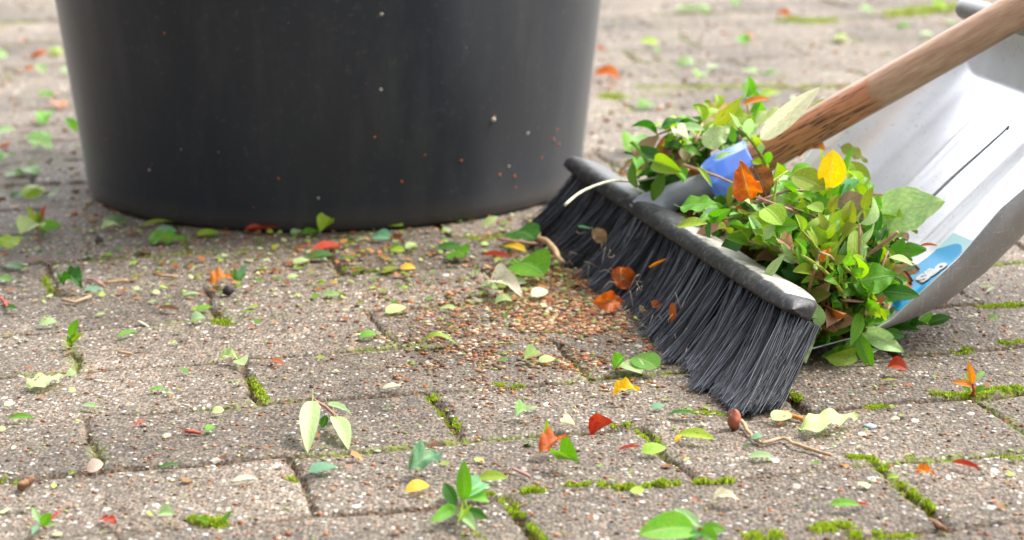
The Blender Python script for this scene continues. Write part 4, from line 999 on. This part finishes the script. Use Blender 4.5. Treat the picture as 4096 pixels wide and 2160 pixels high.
LAB = dict(green='fresh green leaf lying loose on the heap of clippings', dark='dark green leaf lying loose on the heap of clippings', lime='yellow green leaf lying loose on the heap of clippings', olive='olive leaf lying loose on the heap of clippings',
           mint='pale mint leaf lying loose on the heap of clippings', pale='pale leaf underside showing on the heap of clippings', rust='rust brown dry leaf on the heap of clippings', orange='orange dry leaf on the heap of clippings', tan='tan dry leaf on the heap of clippings',
           brown='dark brown dry leaf on the heap of clippings', yellow='small yellow leaf lying on the heap of clippings')
cnt = 0
while cnt < 130:
    k = rh.choice([0, 0, 0, 0, 1, 1, 1, 2, 3, 4]); u, v = rh.uniform(0, 6.28), math.asin(rh.uniform(.03, .99)); p = ell_pt(k, rh.uniform(.90, 1.04), u, v)
    if inside_block(p) or near_axis(p, .022): continue
    if p.z < pan_z(p) + .003: continue
    n_ = ell_n(k, u, v)
    if n_.dot(CAMV) < -.3 and rh.random() < .6: continue
    dv = Vector((rh.gauss(0, 1), rh.gauss(0, 1), rh.gauss(0, 1))); dv = (dv - n_ * dv.dot(n_) * .8).normalized(); l_ = rh.uniform(.016, .027)
    tp = p + dv * l_ + n_ * .003
    if clearpan(tp) or clearpan(p): continue
    if inside_block(tp) or near_axis(tp, .020) or tp.z < pan_z(tp) + .001: continue
    c = rh.choices(['green', 'dark', 'lime', 'olive', 'mint', 'pale', 'rust', 'orange', 'tan', 'brown', 'yellow'], [38, 14, 14, 6, 12, 6, 3, 2, 2, 2, 1])[0]
    kd = rh.choice(['dry', 'shd', 'fol']) if c in ('rust', 'orange', 'tan', 'brown') else rh.choice(['ov', 'nar', 'nar', 'rnd', 'cup', 'twi', 'dwn', 'nar'])
    leaf(p, tp, n_ * 1.2 + Vector((rh.gauss(0, .5), rh.gauss(0, .5), rh.gauss(0, .5))), kd, c, rh.uniform(.8, 1.15), rh.random() ** 3 * .7, label=LAB[c], group=GRP, name='dry_leaf' if kd in ('dry', 'shd', 'fol') else 'leaf')
    cnt += 1
cnt = 0
while cnt < 125:
    k = rh.choice([0, 0, 0, 1, 1, 1, 3, 2, 2, 4]); u, v = rh.uniform(0, 6.28), math.asin(rh.uniform(.05, .95)); p = ell_pt(k, rh.uniform(.88, 1.0), u, v); n_ = ell_n(k, u, v)
    dv = Vector((rh.gauss(0, 1), rh.gauss(0, 1), rh.gauss(.2, .8))); dv = (dv - n_ * dv.dot(n_) * .75).normalized(); L_ = rh.uniform(.035, .06)
    if any(inside_block(p + dv * L_ * f_) or near_axis(p + dv * L_ * f_, .026) or (p + dv * L_ * f_).z < pan_z(p + dv * L_ * f_) + .004 for f_ in (0, .5, 1)): continue
    if n_.dot(CAMV) < -.2 and rh.random() < .6: continue
    if clearpan(p + dv * L_, 14) or clearpan(p, 10): continue
    cs = rh.choice([('green', 'green', 'mint', 'lime'), ('green', 'dark', 'lime'), ('lime', 'green'), ('lime', 'green', 'mint'), ('mint', 'green'), ('olive', 'lime')])
    sprig(p, dv, n_, L_, rh.choice([6, 7, 8, 9]), rh.uniform(.014, .0205), cs, rh.choice(['tan', 'olive', 'pink']), {'green': 'leafy green sprig lying in the heap of clippings', 'lime': 'yellow green sprig lying in the heap of clippings', 'mint': 'pale green sprig lying in the heap of clippings', 'olive': 'olive green sprig lying in the heap of clippings'}[cs[0]], GRP)
    cnt += 1
cnt = 0
while cnt < 42:                                      # bare broken twigs sticking out of the heap
    k = rh.choice([0, 0, 0, 0, 1, 3, 2, 4]); u, v = rh.uniform(0, 6.28), math.asin(rh.uniform(.05, .95)); p = ell_pt(k, rh.uniform(.98, 1.08), u, v); n_ = ell_n(k, u, v)
    dv = Vector((rh.gauss(0, 1), rh.gauss(0, 1), rh.gauss(0, 1))); dv = (dv - n_ * dv.dot(n_) * .75).normalized(); L_ = rh.uniform(.02, .055); e_ = p + dv * L_ + n_ * .004
    if clearpan(p, 4) or clearpan(e_, 4) or inside_block(p) or inside_block(e_) or n_.dot(CAMV) < -.1 or p.z < pan_z(p) + .004 or e_.z < pan_z(e_) + .002: continue
    m2 = (p + e_) / 2 + n_ * rh.uniform(-.003, .005); v_, f_ = tube_arrays([Vector((0, 0, 0)), (m2 - p) * .55, m2 - p, e_ - p], [.0013, .0012, .0010, .0007], 6); c = rh.choice(['tan', 'pink', 'pink', 'olive', 'brown', 'pale'])
    o = link('twig', mesh('twig', v_, f_), None, [STEM]); o.location = p; o.color = (*jit(COLS[c]), 1)
    tag(o, {'tan': 'bare tan twig', 'pink': 'bare reddish twig', 'olive': 'bare olive green twig', 'brown': 'bare dark brown twig', 'pale': 'bare pale green twig'}[c] + ' poking out of the heap of clippings', 'twig', 'bare twigs in the heap'); cnt += 1
# leaves of the heap one can tell apart: x1 y1 x2 y2 depth(y) shape colour width | label
CY = 1.40
def heap_front(x, y):                               # depth at which the view first meets the heap
    Yq = 1.30
    while Yq < 1.72:
        q = atY(x, y, Yq)
        for c, a_, b_, h_ in ELL:
            d = q - c
            if (d.dot(QD) / a_) ** 2 + (d.dot(VV) / b_) ** 2 + (d.z / h_) ** 2 < 1.45: return Yq
        Yq += .004
    return 9
HERO = '''
3318 752 3330 598 1.50 rnd yellow .75 n 0|bright yellow blunt leaf standing up in the heap
3040 560 3281 348 1.545 ov cream .45 n 0|long white green leaf pointing up beside the handle
3236 470 3302 395 1.63 ov olive .8 n .1|olive leaf tip behind the white green leaf
3512 868 3780 806 1.46 brd mint .95 c 0|large pale veined leaf leaning out over the dustpan
3350 800 3510 870 1.475 brd purple .95 c .3|purple grey mottled leaf in the middle of the heap
3490 775 3505 880 1.47 dry rust .8 c .1|curled red brown leaf next to the purple grey leaf
3000 790 2960 640 1.50 dry rust 1.1 c .0|large torn brown leaf against the blue collar
3010 660 3070 800 1.505 dry brown 1.1 c .0|dark brown torn leaf behind the torn brown one
3420 1065 3415 912 1.42 ov lime .75 c 0|upright yellow green leaf at the right of the heap
3525 985 3515 885 1.43 ov lime .7 c .45|yellow green leaf with an orange tip beside the upright one
3405 1130 3590 1100 1.42 brd green .95 c .1|large serrated green leaf in front of the blue sticker
3530 1165 3680 1185 1.425 ov dark .8 c 0|dark green leaf lying on the near rim of the dustpan
3440 1250 3400 1385 1.40 nar green 1 c .1|big green leaf spilling over the lip of the dustpan
2720 828 2890 826 1.53 brd green .8 z 0|serrated bright green leaf in front of the grey broom neck
2710 905 2830 895 1.50 ov lime .9 z 0|bright green leaf just above the broom block
2830 880 2925 836 1.50 ov green .7 c 0|small green leaf under the blue collar
2795 670 2850 750 1.53 nar lime .7 c 0|narrow green leaf lying across the blue collar
2860 640 2930 610 1.60 nar mint 1.1 z 0|whitish leaf resting on the blue collar
3360 665 3480 740 1.52 rnd olive .8 c .3|round olive leaf right of the yellow leaf
3170 700 3300 760 1.49 rnd olive .8 c .4|mottled yellow green leaf left of the yellow leaf
3300 600 3160 640 1.60 dry orange .6 z .1|orange leaf tucked under the broom handle
3360 590 3470 650 1.58 brd olive .8 z .2|broad dull green leaf right of the handle
2860 500 2970 385 1.66 nar olive .9 c .45|tall olive brown leaf at the back of the heap
2970 420 3085 398 1.68 nar orange 1.2 z .2|orange brown leaf tip at the back of the heap
2885 470 3010 480 1.66 brd lime .9 c .5|yellow mottled leaf at the back of the heap
3010 500 3170 450 1.65 brd pale .8 z .0|broad pale green leaf below the white one
2820 590 2920 505 1.63 brd pale .95 c .1|broad pale green leaf at the left back of the heap
2990 545 2985 475 1.62 rnd green .75 c 0|upright dark green oval leaf in the back heap
2935 570 2925 505 1.62 ov green .9 c 0|upright green leaf left of the dark oval one
2712 512 2820 520 1.68 ov mint .9 z 0|pale mint leaf sticking out left of the back heap
2700 545 2755 560 1.67 fol cream 1 z 0|whitish folded leaf at the left of the back heap
3340 870 3160 1000 1.445 arc lime .8 c 0|arched yellow green leaf over a twig in the heap
3060 830 3130 900 1.46 rnd lime .9 c 0|bright curled green leaf left of centre in the heap
3085 905 3195 905 1.445 rnd green .7 c 0|plump green oval leaf in the left part of the heap
3050 845 3075 895 1.45 ov mint .9 c 0|pale upright leaf beside the plump green oval leaf
3060 955 3100 890 1.445 ov mint 1 c 0|pale green leaf hanging below the plump green one
3310 945 3330 860 1.45 rnd mint .9 c 0|pale round leaf in the middle of the heap
3235 820 3290 850 1.46 rnd lime .9 c .2|yellow green round leaf above the pale round leaf
3360 765 3440 720 1.48 ov teal .8 c 0|bluish green leaf below the yellow leaf
3280 1305 3260 1210 1.40 ov mint .9 c 0|pale green leaf on a stalk at the corner of the broom
3435 1340 3490 1480 1.385 ov green .7 c .1|green sprig leaf hanging over the lip onto the paving
3055 1125 3140 1015 1.42 nar mint .85 c 0|long pale leaf pointing up beside the broom block
3120 960 3175 1010 1.44 dry tan .9 c 0|pinkish tan crumpled leaf in the heap
3285 1050 3325 990 1.43 dry orange .8 c 0|orange brown leaf pair above the reddish buds
3470 1260 3540 1180 1.40 rol rust 1.3 c 0|rust red curled strip near the lip of the dustpan
3650 1060 3555 1030 1.44 nar pale 1.2 z 0|pale leaf lying over the blue sticker
3680 985 3750 984 1.44 rol rust 1 z 0|short brown stem piece above the sticker
3540 1330 3620 1345 1.44 ov dark 1 c 0|dark green leaf in the shadow under the dustpan
'''
for ln_ in HERO.strip().split('\n'):
    d_, lab = ln_.split('|'); q_ = d_.split(); x1, y1, x2, y2, Yd = map(float, q_[:5])
    Ya, Yb = min(Yd, heap_front(x1, y1) - .001), min(Yd, heap_front(x2, y2) - .008)
    if abs(Ya - Yb) > .02: Yb = Ya - .010
    a = atY(x1, y1, Ya); b_ = atY(x2, y2, Yb)
    nh = {'n': CAMV, 'c': CAMV + Vector((random.uniform(-.35, .35), 0, random.uniform(-.1, .4))), 'z': CAMV * .7 + ZZ}[q_[8]]
    wf = float(q_[7]) * (1.25 if q_[5] in ('ov', 'nar', 'brd', 'rnd') else 1)
    leaf(a, b_, nh, q_[5], q_[6], wf, float(q_[9]), label=lab, name='dry_leaf' if q_[6] in ('rust', 'brown', 'tan', 'orange') else 'leaf')
def ytwig(px, r, col, label, name='twig', cat='twig'):
    P = [atY(x, y, Y) for x, y, Y in px]; Q = []
    for i in range(len(P) - 1):
        p0, p1, p2, p3 = P[max(i - 1, 0)], P[i], P[i + 1], P[min(i + 2, len(P) - 1)]
        for k in range(6):
            t = k / 6; Q.append(.5 * ((2 * p1) + (p2 - p0) * t + (2 * p0 - 5 * p1 + 4 * p2 - p3) * t * t + (3 * p1 - p0 - 3 * p2 + p3) * t ** 3))
    Q.append(P[-1]); root = Q[0]; n = len(Q); v, f = tube_arrays([p - root for p in Q], [r * (1 - .45 * i / n) for i in range(n)], 8)
    o = link(name, mesh(name, v, f), None, [STEM]); o.location = root; o.color = (*(COLS[col] if isinstance(col, str) else col), 1); tag(o, label, cat); return o
ytwig([(3310, 1150, 1.415), (3400, 1080, 1.41), (3500, 1000, 1.405), (3592, 928, 1.40)], .0020, 'pink', 'pinkish bare twig rising across the heap')
ytwig([(3150, 1180, 1.42), (3230, 1165, 1.415), (3310, 1140, 1.41)], .0012, 'tan', 'brown twig joining reddish buds at the heap front')
ytwig([(2260, 820, 1.55), (2330, 765, 1.57), (2440, 725, 1.60), (2540, 725, 1.62), (2640, 705, 1.63), (2725, 682, 1.64)], .0011, 'cream', 'curved dry grass stalk arching over the broom block', 'stalk', 'stalk')
ytwig([(3215, 1450, 1.375), (3250, 1370, 1.385), (3275, 1290, 1.395)], .0017, 'pale', 'pale green stalk hanging over the dustpan lip', 'stalk', 'stalk')
ytwig([(2930, 565, 1.64), (2990, 575, 1.63), (3060, 600, 1.62)], .0016, 'olive', 'thin olive twig lying in the back heap')
ytwig([(2930, 562, 1.64), (2985, 560, 1.635), (3050, 535, 1.63)], .0018, 'pale', 'pale green stem holding the white green leaf')
ytwig([(3715, 800, 1.470), (3820, 700, 1.495), (3930, 602, 1.52), (4010, 530, 1.54), (4035, 505, 1.545), (4030, 520, 1.54)], .0010, (.03, .035, .04), 'thin dark dry stem leaning across the shiny pan')
ytwig([(3240, 880, 1.44), (3300, 905, 1.44), (3340, 900, 1.44)], .0014, 'tan', 'short tan twig in the middle of the heap')
ytwig([(3200, 905, 1.45), (3225, 850, 1.45), (3255, 810, 1.455)], .0015, 'pale', 'light green stem standing in the heap')
for (x, y, Y_) in ((3285, 1120, 1.41), (3300, 1150, 1.405), (3270, 1160, 1.41), (3310, 1100, 1.41)):
    lump('bud', atY(x, y, Y_), .005, (.36, .08, .03), 'reddish brown bud cluster at the front of the heap', 'bud')['group'] = 'reddish buds at the front of the heap'
gs = atY(3430, 1440, 1.375)
sp_ = sprig(atY(3445, 1290, 1.39), Vector((-.05, -.1, -1)), CAMV, .050, 7, .028, ('green', 'lime', 'mint'), 'olive', 'green sprig hanging over the dustpan lip to the paving', None, zmin=.002)
sprig(atY(3540, 1395, 1.44), Vector((.9, .4, .0)), ZZ + CAMV, .032, 6, .017, ('dark', 'dark', 'green'), 'tan', 'dark green sprig lying in the shadow under the dustpan', None, zmin=.002)
sprig(atY(3420, 1440, 1.43), Vector((.9, .3, .0)), ZZ + CAMV, .035, 5, .017, ('dark', 'dark'), 'tan', 'dark sprig under the front of the dustpan lip', None, zmin=.002)
sprig(atY(3200, 1230, 1.41), Vector((.1, -.3, -1)), CAMV, .045, 6, .026, ('green', 'lime'), 'olive', 'green sprig at the near end of the broom block', None, zmin=.004)
# scraps caught in the bristles
def face(x, y, off=.004):                           # point on the front of the bristle curtain
    r_ = ray(x, y); O = Vector((0, 0, CH)); n_ = -WB; P0 = MID + n_ * off - WB * .004
    return O + r_ * ((P0 - O).dot(n_) / r_.dot(n_))
for (x1, y1, x2, y2, kd, c, wf, lab) in [(2450, 1080, 2545, 1155, 'dry', 'rust', 1.3, 'rust orange leaf caught on the bristles'), (2485, 1205, 2370, 1212, 'dry', 'rust', 1.2, 'orange brown curled leaf at the foot of the bristles'),
        (2352, 1260, 2440, 1275, 'rnd', 'green', 1.3, 'green leaf tucked under the orange brown curled leaf'), (2558, 1222, 2592, 1270, 'shd', 'tan', 1.2, 'small tan scrap caught on the bristles'),
        (2605, 1205, 2668, 1252, 'shd', 'rust', 1.3, 'red brown scrap caught on the bristles'), (2690, 1210, 2690, 1300, 'rol', 'rust', 1.6, 'upright red scrap caught on the bristles'),
        (2372, 915, 2425, 980, 'dry', 'tan', 1.2, 'crumpled tan leaf caught on the upper bristles'), (2300, 1090, 2338, 1080, 'shd', 'pink', 1.1, 'small pinkish scrap on the left bristles'),
        (2595, 1070, 2665, 1035, 'rol', 'orange', .8, 'thin orange straw on the bristles'), (2312, 905, 2370, 915, 'rol', 'teal', .9, 'thin bluish scrap on the upper bristles')]:
    a = face(x1, y1, .007); b_ = atY(x2, y2, a.y - .003); leaf(a, b_, CAMV, kd, c, wf, .1, label=lab, name='dry_leaf' if c in ('rust', 'tan', 'orange') else 'leaf')
HV2 = []; HF2 = []; no = 0
for _ in range(46):
    x, y = rh.uniform(2250, 2750), rh.uniform(880, 1330); y = 860 + (x - 2200) * .55 + rh.uniform(0, 330); an_ = rh.uniform(0, 3.14); l_ = rh.uniform(20, 70)
    p0 = face(x, y, .006); p2 = atY(x + l_ * math.cos(an_), y + l_ * math.sin(an_), p0.y - .002); p1 = (p0 + p2) / 2 + Vector((rh.gauss(0, .002), -.002, rh.gauss(0, .003)))
    v, f = tube_arrays([p0, p0.lerp(p1, .55) + (p1 - p0) * .08, p1, p2.lerp(p1, .4), p2], .00022, 4); HV2.append(v); HF2.append(f + no); no += len(v)
me = mesh('chaff', np.concatenate(HV2), np.concatenate(HF2)); o = link('chaff', me, None, [STEM]); o.color = (.55, .45, .30, 1); tag(o, 'fine pale chaff and fibres clinging to the broom bristles', 'chaff', kind='stuff')
